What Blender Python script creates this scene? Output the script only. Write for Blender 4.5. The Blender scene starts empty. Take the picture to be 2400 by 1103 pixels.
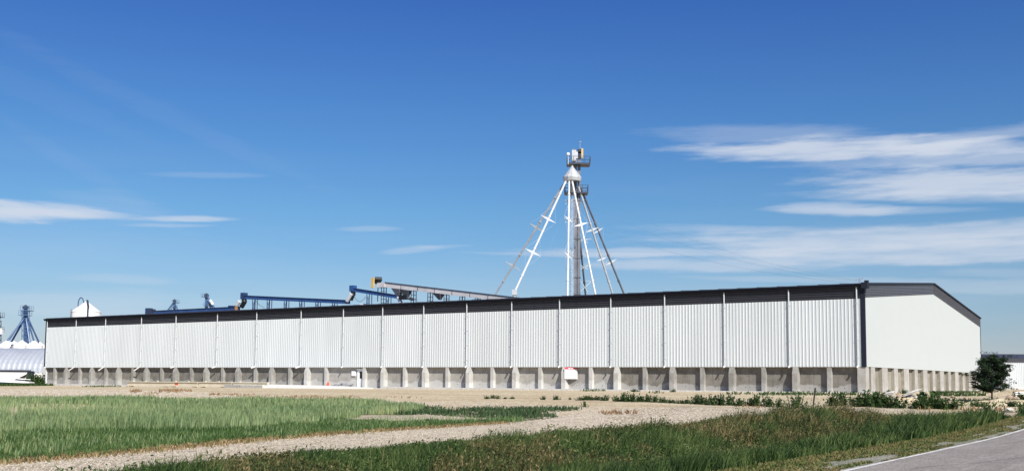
import bpy, bmesh, math, random
import numpy as np
from mathutils import Vector, Matrix
from mathutils.geometry import delaunay_2d_cdt
random.seed(7); rng = np.random.default_rng(11)
scene = bpy.context.scene
col = scene.collection
R = math.radians

# ------------------------------------------------------------------ camera
F, PIT, ROL, CY, CX0, EYE = 2482.61, 0.08572, 0.0078, 679.08, 1200.0, 1.9
cam_d = bpy.data.cameras.new('camera'); cam = bpy.data.objects.new('camera', cam_d); col.objects.link(cam)
cam_d.sensor_width = 36.0; cam_d.lens = 36.0*F/2400.0
cam_d.shift_y = (CY-551.5)/2400.0
cam_d.clip_start = 0.5; cam_d.clip_end = 30000
cam.location = (0, 0, EYE)
cam.rotation_mode = 'QUATERNION'
cam.rotation_quaternion = (Matrix.Rotation(math.pi/2+PIT, 4, 'X') @ Matrix.Rotation(ROL, 4, 'Z')).to_quaternion()
scene.camera = cam

def ray(px, py):
    """world direction through a photo pixel"""
    a, b = px-CX0, py-CY
    c, s = math.cos(ROL), math.sin(ROL)
    x = c*a+s*b; y = -s*a+c*b
    x /= F; up = -y/F
    c, s = math.cos(PIT), math.sin(PIT)
    return Vector((x, c-up*s, s+up*c))

# ------------------------------------------------------------------ sky, sun, exposure
SUN_AZ = R(-66.0)      # direction towards the sun, atan2(y, x)
SUN_EL = R(40.0)
world = bpy.data.worlds.new('World'); scene.world = world; world.use_nodes = True
wn, wl = world.node_tree.nodes, world.node_tree.links
wn.clear()
wo = wn.new('ShaderNodeOutputWorld'); bg = wn.new('ShaderNodeBackground'); wl.new(bg.outputs[0], wo.inputs[0])
sky = wn.new('ShaderNodeTexSky'); sky.sky_type = 'NISHITA'; sky.sun_disc = False
sky.sun_elevation = SUN_EL; sky.sun_rotation = math.pi/2-SUN_AZ
sky.air_density = 1.0; sky.dust_density = 0.4; sky.ozone_density = 2.0
bg.inputs[1].default_value = 0.068

def wmath(op, a, b=None, c=None, clamp=False):
    n = wn.new('ShaderNodeMath'); n.operation = op; n.use_clamp = clamp
    for i, v in enumerate((a, b, c)):
        if v is None: continue
        if isinstance(v, (int, float)): n.inputs[i].default_value = v
        else: wl.new(v, n.inputs[i])
    return n.outputs[0]
tc = wn.new('ShaderNodeTexCoord'); sep = wn.new('ShaderNodeSeparateXYZ'); wl.new(tc.outputs['Generated'], sep.inputs[0])
az = wmath('ARCTAN2', sep.outputs[0], sep.outputs[1])
el = wmath('ARCSINE', wmath('MINIMUM', wmath('MAXIMUM', sep.outputs[2], -0.999), 0.999))
# clear-sky colour: the Nishita sky, deepened with height as in the photograph
ramp = wn.new('ShaderNodeValToRGB'); wl.new(wmath('DIVIDE', el, R(90), clamp=True), ramp.inputs[0])
cr = ramp.color_ramp
for i, (p, c) in enumerate([(0.0, (0.76, 0.79, 1.10)), (0.05, (0.67, 0.84, 1.07)), (0.10, (0.53, 0.85, 1.12)), (0.16, (0.42, 0.78, 1.20)), (0.24, (0.30, 0.61, 1.24)), (0.5, (0.19, 0.42, 1.0)), (1.0, (0.16, 0.36, 0.9))]):
    e = cr.elements[i] if i < 2 else cr.elements.new(p)
    e.position = p; e.color = (*c, 1)
mul = wn.new('ShaderNodeMix'); mul.data_type = 'RGBA'; mul.blend_type = 'MULTIPLY'; mul.inputs[0].default_value = 1.0
wl.new(sky.outputs[0], mul.inputs[6]); wl.new(ramp.outputs[0], mul.inputs[7])
# streaky cirrus, laid out by azimuth and elevation
cmb = wn.new('ShaderNodeCombineXYZ'); wl.new(az, cmb.inputs[0]); wl.new(wmath('MULTIPLY', el, 5.0), cmb.inputs[1])
nz = wn.new('ShaderNodeTexNoise'); nz.inputs['Scale'].default_value = 5.0; nz.inputs['Detail'].default_value = 6.0; nz.inputs['Roughness'].default_value = 0.62
wl.new(cmb.outputs[0], nz.inputs['Vector'])
cmb2 = wn.new('ShaderNodeCombineXYZ'); wl.new(wmath('MULTIPLY', az, 1.0), cmb2.inputs[0]); wl.new(wmath('MULTIPLY', el, 9.0), cmb2.inputs[1])
nz2 = wn.new('ShaderNodeTexNoise'); nz2.inputs['Scale'].default_value = 14.0; nz2.inputs['Detail'].default_value = 5.0; nz2.inputs['Roughness'].default_value = 0.6
wl.new(cmb2.outputs[0], nz2.inputs['Vector'])
warp = wmath('SUBTRACT', nz.outputs['Fac'], 0.5)
fine = wmath('SUBTRACT', nz2.outputs['Fac'], 0.5)
def azel(px, py):
    d = ray(px, py).normalized(); return math.atan2(d.x, d.y), math.asin(d.z)
# centre x, centre y, half width, half height (photo pixels), slope, strength, how sharp the underside is
CLOUDS = [(1990, 351, 320, 27, -0.03, 0.88, 1), (2300, 316, 230, 17, -0.14, 0.38, 0), (2270, 345, 220, 16, -0.05, 0.35, 0), (1800, 314, 230, 20, 0.0, 0.26, 0),
          (1700, 348, 130, 9, -0.02, 0.30, 0), (2180, 378, 300, 13, -0.05, 0.30, 0), (2310, 368, 190, 20, -0.03, 0.34, 0),
          (2300, 432, 300, 34, -0.01, 0.84, 1), (2250, 462, 300, 12, 0.0, 0.35, 0), (1960, 490, 130, 15, 0.0, 0.60, 1), (2110, 492, 160, 9, 0.0, 0.25, 0),
          (2130, 556, 480, 26, -0.03, 0.55, 0), (2250, 585, 480, 30, 0.0, 0.55, 0), (1790, 538, 260, 10, 0.0, 0.3, 0),
          (1560, 592, 330, 10, 0.0, 0.50, 0), (1650, 622, 260, 16, 0.0, 0.50, 0), (1420, 597, 260, 6, 0.0, 0.35, 0), (2000, 607, 320, 14, 0.0, 0.35, 0),
          (1860, 653, 220, 7, 0.0, 0.25, 0), (2330, 672, 260, 16, 0.0, 0.30, 0), (2380, 640, 160, 10, 0.0, 0.2, 0),
          (60, 496, 130, 20, 0.02, 0.70, 1), (190, 500, 110, 9, 0.04, 0.45, 0), (-80, 500, 150, 22, 0.0, 0.62, 1),
          (430, 512, 95, 8, 0.0, 0.65, 1), (400, 527, 90, 5, 0.0, 0.30, 0), (865, 537, 65, 7, -0.02, 0.25, 0), (965, 586, 60, 9, -0.08, 0.30, 0), (1040, 578, 60, 4, -0.05, 0.2, 0),
          (270, 655, 100, 12, 0.02, 0.20, 0), (60, 705, 330, 30, 0.02, 0.26, 0), (480, 412, 110, 7, 0.0, 0.14, 0), (250, 480, 120, 34, 0.1, 0.10, 0),
          (400, 275, 330, 26, 0.47, 0.03, 0), (230, 420, 200, 22, 0.6, 0.03, 0), (100, 220, 220, 30, 0.5, 0.02, 0)]
total = None
for (cx, cy, rx, ry, sl, st, sharp) in CLOUDS:
    rx *= 1.10; ry *= 0.98
    a0, e0 = azel(cx, cy)
    sl = sl+math.tan(e0)*math.sin(a0)      # a level streak high overhead dips away from straight ahead
    dx = wmath('SUBTRACT', az, a0)
    dy = wmath('SUBTRACT', wmath('SUBTRACT', el, e0), wmath('MULTIPLY', dx, -sl))
    dy = wmath('ADD', dy, wmath('MULTIPLY', warp, 2.2*ry/F))
    nx = wmath('MULTIPLY', dx, F/rx); ny = wmath('MULTIPLY', dy, F/ry)
    if sharp:   # underside sharper than the top
        ny = wmath('MULTIPLY', ny, wmath('ADD', wmath('MULTIPLY', wmath('LESS_THAN', ny, 0.0), 0.25), 0.9))
    r2 = wmath('ADD', wmath('MULTIPLY', nx, nx), wmath('MULTIPLY', ny, ny))
    r2 = wmath('ADD', r2, wmath('MULTIPLY', fine, 2.6))
    g = wmath('SUBTRACT', 1.0, wmath('MULTIPLY', wmath('MAXIMUM', r2, 0.0), 0.60), clamp=True)
    g = wmath('MULTIPLY', wmath('MULTIPLY', g, g), wmath('SUBTRACT', 3.0, wmath('MULTIPLY', g, 2.0)))
    g = wmath('MULTIPLY', g, st*0.90)
    total = g if total is None else wmath('SUBTRACT', wmath('ADD', total, g), wmath('MULTIPLY', total, g))
# thin veil near the horizon all the way round, and streaks beyond the picture too
cmb3 = wn.new('ShaderNodeCombineXYZ'); wl.new(sep.outputs[0], cmb3.inputs[0]); wl.new(sep.outputs[1], cmb3.inputs[1]); wl.new(wmath('MULTIPLY', sep.outputs[2], 9.0), cmb3.inputs[2])
nz3 = wn.new('ShaderNodeTexNoise'); nz3.inputs['Scale'].default_value = 2.4; nz3.inputs['Detail'].default_value = 5.0
wl.new(cmb3.outputs[0], nz3.inputs['Vector'])
lowsky = wmath('SUBTRACT', 1.0, wmath('DIVIDE', wmath('MAXIMUM', el, 0.0), R(13)), clamp=True)
veil = wmath('MULTIPLY', wmath('MULTIPLY', wmath('SUBTRACT', nz3.outputs['Fac'], 0.42, clamp=True), 0.75), lowsky)
total = wmath('MINIMUM', wmath('ADD', total, veil), 0.93)
cloudmix = wn.new('ShaderNodeMix'); cloudmix.data_type = 'RGBA'; cloudmix.blend_type = 'MIX'
wl.new(total, cloudmix.inputs[0]); wl.new(mul.outputs[2], cloudmix.inputs[6]); cloudmix.inputs[7].default_value = (7.8, 8.4, 9.5, 1)
wl.new(cloudmix.outputs[2], bg.inputs[0])

sun_d = bpy.data.lights.new('sun', 'SUN'); sun_d.energy = 5.0; sun_d.angle = R(0.53); sun_d.color = (1.0, 0.955, 0.88)
sun = bpy.data.objects.new('sun', sun_d); col.objects.link(sun)
sdir = Vector((math.cos(SUN_AZ)*math.cos(SUN_EL), math.sin(SUN_AZ)*math.cos(SUN_EL), math.sin(SUN_EL)))
sun.rotation_mode = 'QUATERNION'; sun.rotation_quaternion = sdir.to_track_quat('Z', 'Y')
vs = scene.view_settings
vs.view_transform = 'Standard'; vs.look = 'None'; vs.exposure = 0.35; vs.gamma = 1.0; vs.use_curve_mapping = False
scene.render.engine = 'CYCLES'

# ------------------------------------------------------------------ terrain shape
ANG = 0.58187
C0 = Vector((32.334, 96.900)); D = Vector((-math.cos(ANG), math.sin(ANG))); GD = Vector((math.sin(ANG), math.cos(ANG)))
N1 = -GD                                                     # outward normal of the long wall
LEN, WID = 126.16, 58.52
ZT, ZCB, RISE = 11.04, 3.47, 2.41                            # eaves, underside of cladding, ridge above eaves
U = Vector((0.5600, 0.8285)); V = Vector((-0.8285, 0.5600)); O0 = Vector((6.72, 22.4))   # road axes: along, left

def hfun(X, Y):
    X = np.asarray(X, float); Y = np.asarray(Y, float)
    s = np.clip((X-C0.x)*D.x+(Y-C0.y)*D.y, -30, LEN)
    w = (X-C0.x)*N1.x+(Y-C0.y)*N1.y
    zw = 1.04-0.41*np.clip(s, 0, LEN)/LEN - 0.004*np.clip(s, -30, 0)
    t = np.clip((62-w)/56.0, 0, 1); S = t*t*(3-2*t)
    v = (X-O0.x)*V.x+(Y-O0.y)*V.y
    dip = 0.62*np.exp(-((v-5.4)/2.1)**2)
    u = (X-O0.x)*U.x+(Y-O0.y)*U.y
    dip = dip*np.clip((44-u)/14, 0, 1)
    return zw*S-dip
def h1(x, y): return float(hfun(x, y))

def G(px, py):
    """ground point seen at a photo pixel"""
    d = ray(px, py); t = 25.0
    lo, hi = 3.0, 3000.0
    f = lambda t: EYE+d.z*t-h1(d.x*t, d.y*t)
    t = 3.0
    while t < 3000 and f(t) > 0: t *= 1.03
    lo, hi = t/1.03, t
    for _ in range(30):
        m = (lo+hi)/2
        if f(m) > 0: lo = m
        else: hi = m
    return Vector((d.x*lo, d.y*lo))
def at(px, py, Y):
    d = ray(px, py); k = Y/d.y
    return Vector((d.x*k, Y, EYE+d.z*k))
def on_plane(px, py, ly):
    """point in warehouse axes on the vertical plane ly behind the long wall"""
    d = ray(px, py); g = Vector((GD.x, GD.y, 0))
    k = (C0.dot(GD)+ly)/(d.x*GD.x+d.y*GD.y)
    P = Vector((d.x*k, d.y*k, EYE+d.z*k))
    q = Vector((P.x, P.y))-C0
    return Vector((-q.dot(D), ly, P.z))

# ------------------------------------------------------------------ materials
def new_mat(name):
    m = bpy.data.materials.new(name); m.use_nodes = True
    nt = m.node_tree; b = nt.nodes['Principled BSDF']
    return m, nt.nodes, nt.links, b
def rgb(c): return (*c, 1)
def mat(name, c, rough=0.6, metal=0.0, var=0.12, scale=3.0, bump=0.0, bscale=20.0, objvar=0.0, streak=0.0, spec=0.4):
    m, n, l, b = new_mat(name)
    b.inputs['Roughness'].default_value = rough; b.inputs['Metallic'].default_value = metal
    b.inputs['Specular IOR Level'].default_value = spec
    t = n.new('ShaderNodeTexCoord')
    z = n.new('ShaderNodeTexNoise'); z.inputs['Scale'].default_value = scale; z.inputs['Detail'].default_value = 5
    if streak:
        mp = n.new('ShaderNodeMapping'); mp.inputs['Scale'].default_value = (1, 1, streak)
        l.new(t.outputs['Object'], mp.inputs[0]); l.new(mp.outputs[0], z.inputs['Vector'])
    else: l.new(t.outputs['Object'], z.inputs['Vector'])
    mr = n.new('ShaderNodeMapRange'); mr.inputs['From Min'].default_value = 0.3; mr.inputs['From Max'].default_value = 0.7
    mr.inputs['To Min'].default_value = 1-var; mr.inputs['To Max'].default_value = 1+var
    l.new(z.outputs['Fac'], mr.inputs[0])
    val = mr.outputs[0]
    if objvar:
        oi = n.new('ShaderNodeObjectInfo'); r = n.new('ShaderNodeMapRange'); l.new(oi.outputs['Random'], r.inputs[0])
        r.inputs['To Min'].default_value = 1-objvar; r.inputs['To Max'].default_value = 1+objvar
        mm = n.new('ShaderNodeMath'); mm.operation = 'MULTIPLY'; l.new(val, mm.inputs[0]); l.new(r.outputs[0], mm.inputs[1]); val = mm.outputs[0]
    vm = n.new('ShaderNodeVectorMath'); vm.operation = 'SCALE'; vm.inputs[0].default_value = c; l.new(val, vm.inputs['Scale'])
    l.new(vm.outputs[0], b.inputs['Base Color'])
    if bump:
        z2 = n.new('ShaderNodeTexNoise'); z2.inputs['Scale'].default_value = bscale; z2.inputs['Detail'].default_value = 4
        l.new(t.outputs['Object'], z2.inputs['Vector'])
        bp = n.new('ShaderNodeBump'); bp.inputs['Strength'].default_value = bump; bp.inputs['Distance'].default_value = 0.05
        l.new(z2.outputs['Fac'], bp.inputs['Height']); l.new(bp.outputs[0], b.inputs['Normal'])
    return m
def mixnode(n, l, fac, a, b_):
    x = n.new('ShaderNodeMix'); x.data_type = 'RGBA'
    for i, v in ((0, fac), (6, a), (7, b_)):
        if hasattr(v, 'node'): l.new(v, x.inputs[i])
        elif i == 0: x.inputs[0].default_value = v
        else: x.inputs[i].default_value = rgb(v)
    return x.outputs[2]
def ramp_fac(n, l, src, lo, hi):
    r = n.new('ShaderNodeMapRange'); r.interpolation_type = 'SMOOTHSTEP'; r.inputs['From Min'].default_value = lo; r.inputs['From Max'].default_value = hi
    l.new(src, r.inputs[0]); return r.outputs[0]
def noise(n, l, vec, scale, detail=5, rough=0.55, stretch=None):
    z = n.new('ShaderNodeTexNoise'); z.inputs['Scale'].default_value = scale; z.inputs['Detail'].default_value = detail; z.inputs['Roughness'].default_value = rough
    if stretch:
        mp = n.new('ShaderNodeMapping'); mp.inputs['Scale'].default_value = stretch; l.new(vec, mp.inputs[0]); vec = mp.outputs[0]
    l.new(vec, z.inputs['Vector']); return z.outputs['Fac']

def ground_mat(name, base, alt, pale, dark, gscale=14.0, bump=0.5, patch=0.12, band=None, bang=0.0):
    """earth and gravel: broad patches, stones light and dark"""
    m, n, l, b = new_mat(name)
    b.inputs['Roughness'].default_value = 0.95; b.inputs['Specular IOR Level'].default_value = 0.15
    t = n.new('ShaderNodeTexCoord').outputs['Object']
    c = mixnode(n, l, ramp_fac(n, l, noise(n, l, t, patch, 6, 0.6), 0.38, 0.62), base, alt)
    c = mixnode(n, l, ramp_fac(n, l, noise(n, l, t, 1.1, 5, 0.65), 0.45, 0.75), c, pale)
    if band:     # wheel tracks and graded streaks running one way
        rt = n.new('ShaderNodeMapping'); rt.inputs['Rotation'].default_value = (0, 0, bang); l.new(t, rt.inputs[0])
        bf = noise(n, l, rt.outputs[0], 1.0, 5, 0.6, (0.05, 0.75, 1.0))
        c = mixnode(n, l, ramp_fac(n, l, bf, 0.50, 0.64), c, band)
        bf2 = noise(n, l, rt.outputs[0], 1.7, 4, 0.6, (0.07, 0.9, 1.0))
        c = mixnode(n, l, ramp_fac(n, l, bf2, 0.54, 0.68), c, pale)
    vo = n.new('ShaderNodeTexVoronoi'); vo.inputs['Scale'].default_value = gscale; l.new(t, vo.inputs['Vector'])
    sc = n.new('ShaderNodeSeparateColor'); l.new(vo.outputs['Color'], sc.inputs[0])
    c = mixnode(n, l, ramp_fac(n, l, sc.outputs[0], 0.62, 0.95), c, pale)
    c = mixnode(n, l, ramp_fac(n, l, sc.outputs[1], 0.72, 1.0), c, dark)
    l.new(c, b.inputs['Base Color'])
    hgt = n.new('ShaderNodeMath'); hgt.operation = 'ADD'; l.new(noise(n, l, t, 5.0, 6, 0.7), hgt.inputs[0])
    inv = n.new('ShaderNodeMath'); inv.operation = 'MULTIPLY'; inv.inputs[1].default_value = -0.6; l.new(vo.outputs['Distance'], inv.inputs[0]); l.new(inv.outputs[0], hgt.inputs[1])
    bp = n.new('ShaderNodeBump'); bp.inputs['Strength'].default_value = bump; bp.inputs['Distance'].default_value = 0.12
    l.new(hgt.outputs[0], bp.inputs['Height']); l.new(bp.outputs[0], b.inputs['Normal'])
    return m
def foliage_mat(name, cols, big=0.15, transl=0.25):
    """per-leaf random choice between colours, drifting over metres"""
    m, n, l, b = new_mat(name)
    b.inputs['Roughness'].default_value = 0.7; b.inputs['Specular IOR Level'].default_value = 0.25
    g = n.new('ShaderNodeNewGeometry'); t = n.new('ShaderNodeTexCoord').outputs['Object']
    a = n.new('ShaderNodeMath'); a.operation = 'MULTIPLY'; a.inputs[1].default_value = 0.75; l.new(g.outputs['Random Per Island'], a.inputs[0])
    z = n.new('ShaderNodeMath'); z.operation = 'MULTIPLY_ADD'; z.inputs[1].default_value = 1.5; z.inputs[2].default_value = -0.62
    l.new(noise(n, l, t, big, 4, 0.6), z.inputs[0])
    s = n.new('ShaderNodeMath'); s.operation = 'ADD'; s.use_clamp = True; l.new(a.outputs[0], s.inputs[0]); l.new(z.outputs[0], s.inputs[1])
    s0 = s; s = n.new('ShaderNodeMath'); s.operation = 'ADD'; s.use_clamp = True
    pz = n.new('ShaderNodeMath'); pz.operation = 'MULTIPLY_ADD'; pz.inputs[1].default_value = 0.9; pz.inputs[2].default_value = -0.45
    l.new(noise(n, l, t, big*4.5, 3, 0.6), pz.inputs[0]); l.new(s0.outputs[0], s.inputs[0]); l.new(pz.outputs[0], s.inputs[1])
    r = n.new('ShaderNodeValToRGB'); l.new(s.outputs[0], r.inputs[0])
    for i, c in enumerate(cols):
        p = i/(len(cols)-1)
        e = r.color_ramp.elements[i] if i < 2 and len(cols) == 2 else (r.color_ramp.elements[0] if i == 0 else (r.color_ramp.elements[-1] if i == len(cols)-1 else r.color_ramp.elements.new(p)))
        e.position = p; e.color = rgb(c)
    l.new(r.outputs[0], b.inputs['Base Color'])
    tr = n.new('ShaderNodeBsdfTranslucent'); l.new(r.outputs[0], tr.inputs[0])
    mx = n.new('ShaderNodeMixShader'); mx.inputs[0].default_value = transl
    l.new(b.outputs[0], mx.inputs[1]); l.new(tr.outputs[0], mx.inputs[2]); l.new(mx.outputs[0], n['Material Output'].inputs[0])
    return m
def concrete_mat(name, base, stain, white, wlevel=0.5, wamt=0.6, holes=False, objvar=0.12):
    m, n, l, b = new_mat(name)
    b.inputs['Roughness'].default_value = 0.9; b.inputs['Specular IOR Level'].default_value = 0.2
    tcn = n.new('ShaderNodeTexCoord'); t = tcn.outputs['Object']
    oi = n.new('ShaderNodeObjectInfo')
    off = n.new('ShaderNodeVectorMath'); off.operation = 'MULTIPLY_ADD'
    cb = n.new('ShaderNodeCombineXYZ'); l.new(oi.outputs['Random'], cb.inputs[0]); l.new(oi.outputs['Random'], cb.inputs[1])
    l.new(cb.outputs[0], off.inputs[0]); off.inputs[1].default_value = (37, 19, 0); l.new(t, off.inputs[2])
    v = off.outputs[0]
    c = mixnode(n, l, ramp_fac(n, l, noise(n, l, v, 1.3, 6, 0.6), 0.4, 0.68), base, stain)
    c = mixnode(n, l, ramp_fac(n, l, noise(n, l, v, 2.2, 5, 0.6, (2.2, 2.2, 0.18)), 0.52, 0.72), c, stain)
    sp = n.new('ShaderNodeSeparateXYZ'); l.new(t, sp.inputs[0])
    ad = n.new('ShaderNodeMath'); ad.operation = 'MULTIPLY_ADD'; ad.inputs[1].default_value = -1.9
    l.new(noise(n, l, v, 0.55, 4, 0.5), ad.inputs[0]); l.new(sp.outputs[2], ad.inputs[2])
    ef = ramp_fac(n, l, ad.outputs[0], wlevel-0.95, wlevel-1.15)
    mm = n.new('ShaderNodeMath'); mm.operation = 'MULTIPLY'; mm.inputs[1].default_value = wamt; l.new(ef, mm.inputs[0])
    c = mixnode(n, l, mm.outputs[0], c, white)
    r = n.new('ShaderNodeMapRange'); l.new(oi.outputs['Random'], r.inputs[0]); r.inputs['To Min'].default_value = 1-objvar; r.inputs['To Max'].default_value = 1+objvar
    vm = n.new('ShaderNodeVectorMath'); vm.operation = 'SCALE'; l.new(c, vm.inputs[0]); l.new(r.outputs[0], vm.inputs['Scale'])
    l.new(vm.outputs[0], b.inputs['Base Color'])
    bp = n.new('ShaderNodeBump'); bp.inputs['Strength'].default_value = 0.25; bp.inputs['Distance'].default_value = 0.03
    l.new(noise(n, l, v, 9, 6, 0.7), bp.inputs['Height']); l.new(bp.outputs[0], b.inputs['Normal'])
    return m

M = {}
M['dirt'] = ground_mat('dirt', (0.55, 0.46, 0.30), (0.48, 0.38, 0.225), (0.64, 0.56, 0.40), (0.34, 0.27, 0.18), 7.0, 0.7, 0.09, (0.40, 0.295, 0.165), ANG)
M['gravel'] = ground_mat('gravel', (0.51, 0.425, 0.285), (0.45, 0.36, 0.23), (0.62, 0.55, 0.42), (0.20, 0.16, 0.11), 13.0, 0.8, 0.2, (0.34, 0.28, 0.20), -0.98)
M['field_soil'] = ground_mat('field_soil', (0.10, 0.11, 0.045), (0.15, 0.13, 0.07), (0.20, 0.17, 0.10), (0.05, 0.06, 0.02), 9.0, 0.6, 0.2)
M['ditch_soil'] = ground_mat('ditch_soil', (0.05, 0.065, 0.02), (0.09, 0.08, 0.035), (0.12, 0.10, 0.05), (0.03, 0.035, 0.015), 9.0, 0.6, 0.3)
M['mown'] = ground_mat('mown', (0.10, 0.115, 0.04), (0.20, 0.165, 0.085), (0.22, 0.18, 0.09), (0.05, 0.06, 0.02), 12.0, 0.7, 0.6)
M['shoulder'] = ground_mat('shoulder', (0.26, 0.26, 0.19), (0.18, 0.19, 0.12), (0.42, 0.39, 0.33), (0.12, 0.12, 0.08), 22.0, 0.6, 0.5)
M['asphalt'] = ground_mat('asphalt', (0.29, 0.262, 0.232), (0.25, 0.226, 0.20), (0.35, 0.32, 0.285), (0.14, 0.13, 0.12), 30.0, 0.3, 0.35, (0.24, 0.215, 0.19), -0.98)
M['tar'] = mat('tar', (0.06, 0.055, 0.05), 0.9, 0, 0.2, 3.0)
M['line_paint'] = mat('line_paint', (0.60, 0.58, 0.54), 0.8, 0, 0.32, 4.0)
M['cladding'] = mat('cladding', (0.58, 0.612, 0.612), 0.42, 0.0, 0.055, 0.5, objvar=0.02, streak=0.15)
M['gable_white'] = mat('gable_white', (0.505, 0.535, 0.52), 0.6, 0, 0.008, 0.4)
M['dark_trim'] = mat('dark_trim', (0.048, 0.050, 0.060), 0.6, 0, 0.10, 1.5, objvar=0.05, spec=0.25)
M['gutter'] = mat('gutter', (0.008, 0.008, 0.012), 0.6, 0, 0.15, 2.0, spec=0.2)
M['corner'] = mat('corner', (0.014, 0.018, 0.03), 0.6, 0, 0.1, 1.5, spec=0.2)
M['gable_trim'] = mat('gable_trim', (0.10, 0.10, 0.115), 0.45, 0, 0.10, 1.5)
M['roof'] = mat('roof', (0.05, 0.05, 0.06), 0.5, 0, 0.15, 0.6)
M['downspout'] = mat('downspout', (0.52, 0.55, 0.56), 0.4, 0, 0.05, 3.0)
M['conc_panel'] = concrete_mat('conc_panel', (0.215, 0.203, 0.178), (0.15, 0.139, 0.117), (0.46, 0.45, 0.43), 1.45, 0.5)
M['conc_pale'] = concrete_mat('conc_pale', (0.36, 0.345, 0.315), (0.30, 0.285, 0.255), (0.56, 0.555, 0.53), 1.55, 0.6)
M['conc_butt_pale'] = concrete_mat('conc_butt_pale', (0.50, 0.49, 0.46), (0.41, 0.395, 0.36), (0.60, 0.595, 0.57), 1.6, 0.6, objvar=0.06)
M['conc_butt'] = concrete_mat('conc_butt', (0.34, 0.33, 0.305), (0.25, 0.24, 0.215), (0.46, 0.45, 0.43), 1.35, 0.45, objvar=0.10)
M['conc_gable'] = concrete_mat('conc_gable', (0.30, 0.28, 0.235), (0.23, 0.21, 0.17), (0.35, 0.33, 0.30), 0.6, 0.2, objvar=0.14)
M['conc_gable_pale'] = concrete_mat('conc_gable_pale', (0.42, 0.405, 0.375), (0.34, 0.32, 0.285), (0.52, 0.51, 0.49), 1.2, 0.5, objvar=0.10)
M['conc_foot'] = mat('conc_foot', (0.55, 0.53, 0.49), 0.9, 0, 0.15, 2.0, bump=0.2)
M['slab'] = mat('slab', (0.66, 0.645, 0.60), 0.85, 0, 0.06, 1.0, bump=0.15)
M['white'] = mat('white', (0.80, 0.80, 0.79), 0.5, 0, 0.05, 2.0)
M['glass'] = mat('glass', (0.01, 0.012, 0.015), 0.08, 0, 0.05, 2.0, spec=0.6)
M['galv'] = mat('galv', (0.50, 0.52, 0.53), 0.42, 0.2, 0.12, 1.2)
M['galv_dull'] = mat('galv_dull', (0.165, 0.175, 0.20), 0.5, 0.35, 0.22, 0.8)
M['galv_dark'] = mat('galv_dark', (0.10, 0.105, 0.12), 0.5, 0.3, 0.2, 0.8)
M['spout'] = mat('spout', (0.60, 0.62, 0.63), 0.4, 0.1, 0.08, 1.0)
M['silver'] = mat('silver', (0.56, 0.54, 0.53), 0.5, 0.1, 0.14, 0.8)
M['blue'] = mat('blue', (0.025, 0.075, 0.22), 0.4, 0, 0.18, 1.0)
M['blue_dark'] = mat('blue_dark', (0.02, 0.045, 0.12), 0.5, 0, 0.2, 1.0)
M['blue_far'] = mat('blue_far', (0.06, 0.12, 0.24), 0.5, 0, 0.2, 0.6)
M['steel_dark'] = mat('steel_dark', (0.045, 0.055, 0.08), 0.5, 0.2, 0.15, 1.0)
M['black'] = mat('black', (0.012, 0.012, 0.014), 0.5, 0, 0.2, 2.0)
M['yellow'] = mat('yellow', (0.60, 0.42, 0.16), 0.45, 0, 0.08, 2.0)
M['orange'] = mat('orange', (0.62, 0.085, 0.035), 0.5, 0, 0.08, 2.0)
M['brown'] = mat('brown', (0.30, 0.15, 0.06), 0.7, 0, 0.15, 2.0)
M['cream'] = mat('cream', (0.60, 0.54, 0.41), 0.6, 0, 0.08, 1.0)
M['binwhite'] = mat('binwhite', (0.78, 0.77, 0.73), 0.45, 0, 0.06, 0.6)
M['quonset'] = mat('quonset', (0.46, 0.49, 0.53), 0.42, 0.3, 0.08, 0.3)
M['sign_white'] = mat('sign_white', (0.82, 0.82, 0.82), 0.5, 0, 0.03, 3.0)
M['sign_red'] = mat('sign_red', (0.58, 0.07, 0.10), 0.5, 0, 0.05, 3.0)
M['sign_grey'] = mat('sign_grey', (0.34, 0.36, 0.42), 0.6, 0, 0.1, 3.0)
M['rock'] = mat('rock', (0.47, 0.43, 0.37), 0.95, 0, 0.25, 2.0, bump=0.5, bscale=6, objvar=0.2)
M['rock_brown'] = mat('rock_brown', (0.36, 0.27, 0.20), 0.95, 0, 0.25, 2.0, bump=0.5, bscale=6, objvar=0.25)
M['chunk'] = mat('chunk', (0.46, 0.44, 0.40), 0.95, 0, 0.2, 2.0, bump=0.4, bscale=5, objvar=0.15)
M['pebble'] = mat('pebble', (0.47, 0.41, 0.325), 0.95, 0, 0.35, 30.0)
M['bark'] = mat('bark', (0.05, 0.038, 0.028), 0.95, 0, 0.3, 8.0, bump=0.4)
M['post'] = mat('post', (0.03, 0.022, 0.018), 0.8, 0.2, 0.2, 6.0)
M['cable'] = mat('cable', (0.22, 0.24, 0.28), 0.6, 0.2, 0.1, 1.0)
M['f_tall'] = foliage_mat('f_tall', [(0.08, 0.13, 0.04), (0.18, 0.25, 0.11), (0.25, 0.34, 0.155), (0.35, 0.37, 0.17)], 0.12)
M['f_lawn'] = foliage_mat('f_lawn', [(0.028, 0.062, 0.014), (0.055, 0.115, 0.026), (0.10, 0.175, 0.048), (0.17, 0.22, 0.085)], 0.22)
M['f_low'] = foliage_mat('f_low', [(0.02, 0.05, 0.015), (0.04, 0.085, 0.03), (0.075, 0.125, 0.05), (0.12, 0.15, 0.07)], 0.5)
M['f_ditch'] = foliage_mat('f_ditch', [(0.009, 0.026, 0.006), (0.030, 0.066, 0.014), (0.070, 0.12, 0.030), (0.17, 0.20, 0.065)], 0.45)
M['f_ditch_b'] = foliage_mat('f_ditch_b', [(0.018, 0.036, 0.008), (0.05, 0.068, 0.018), (0.15, 0.135, 0.05), (0.32, 0.24, 0.12)], 0.6)
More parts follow.
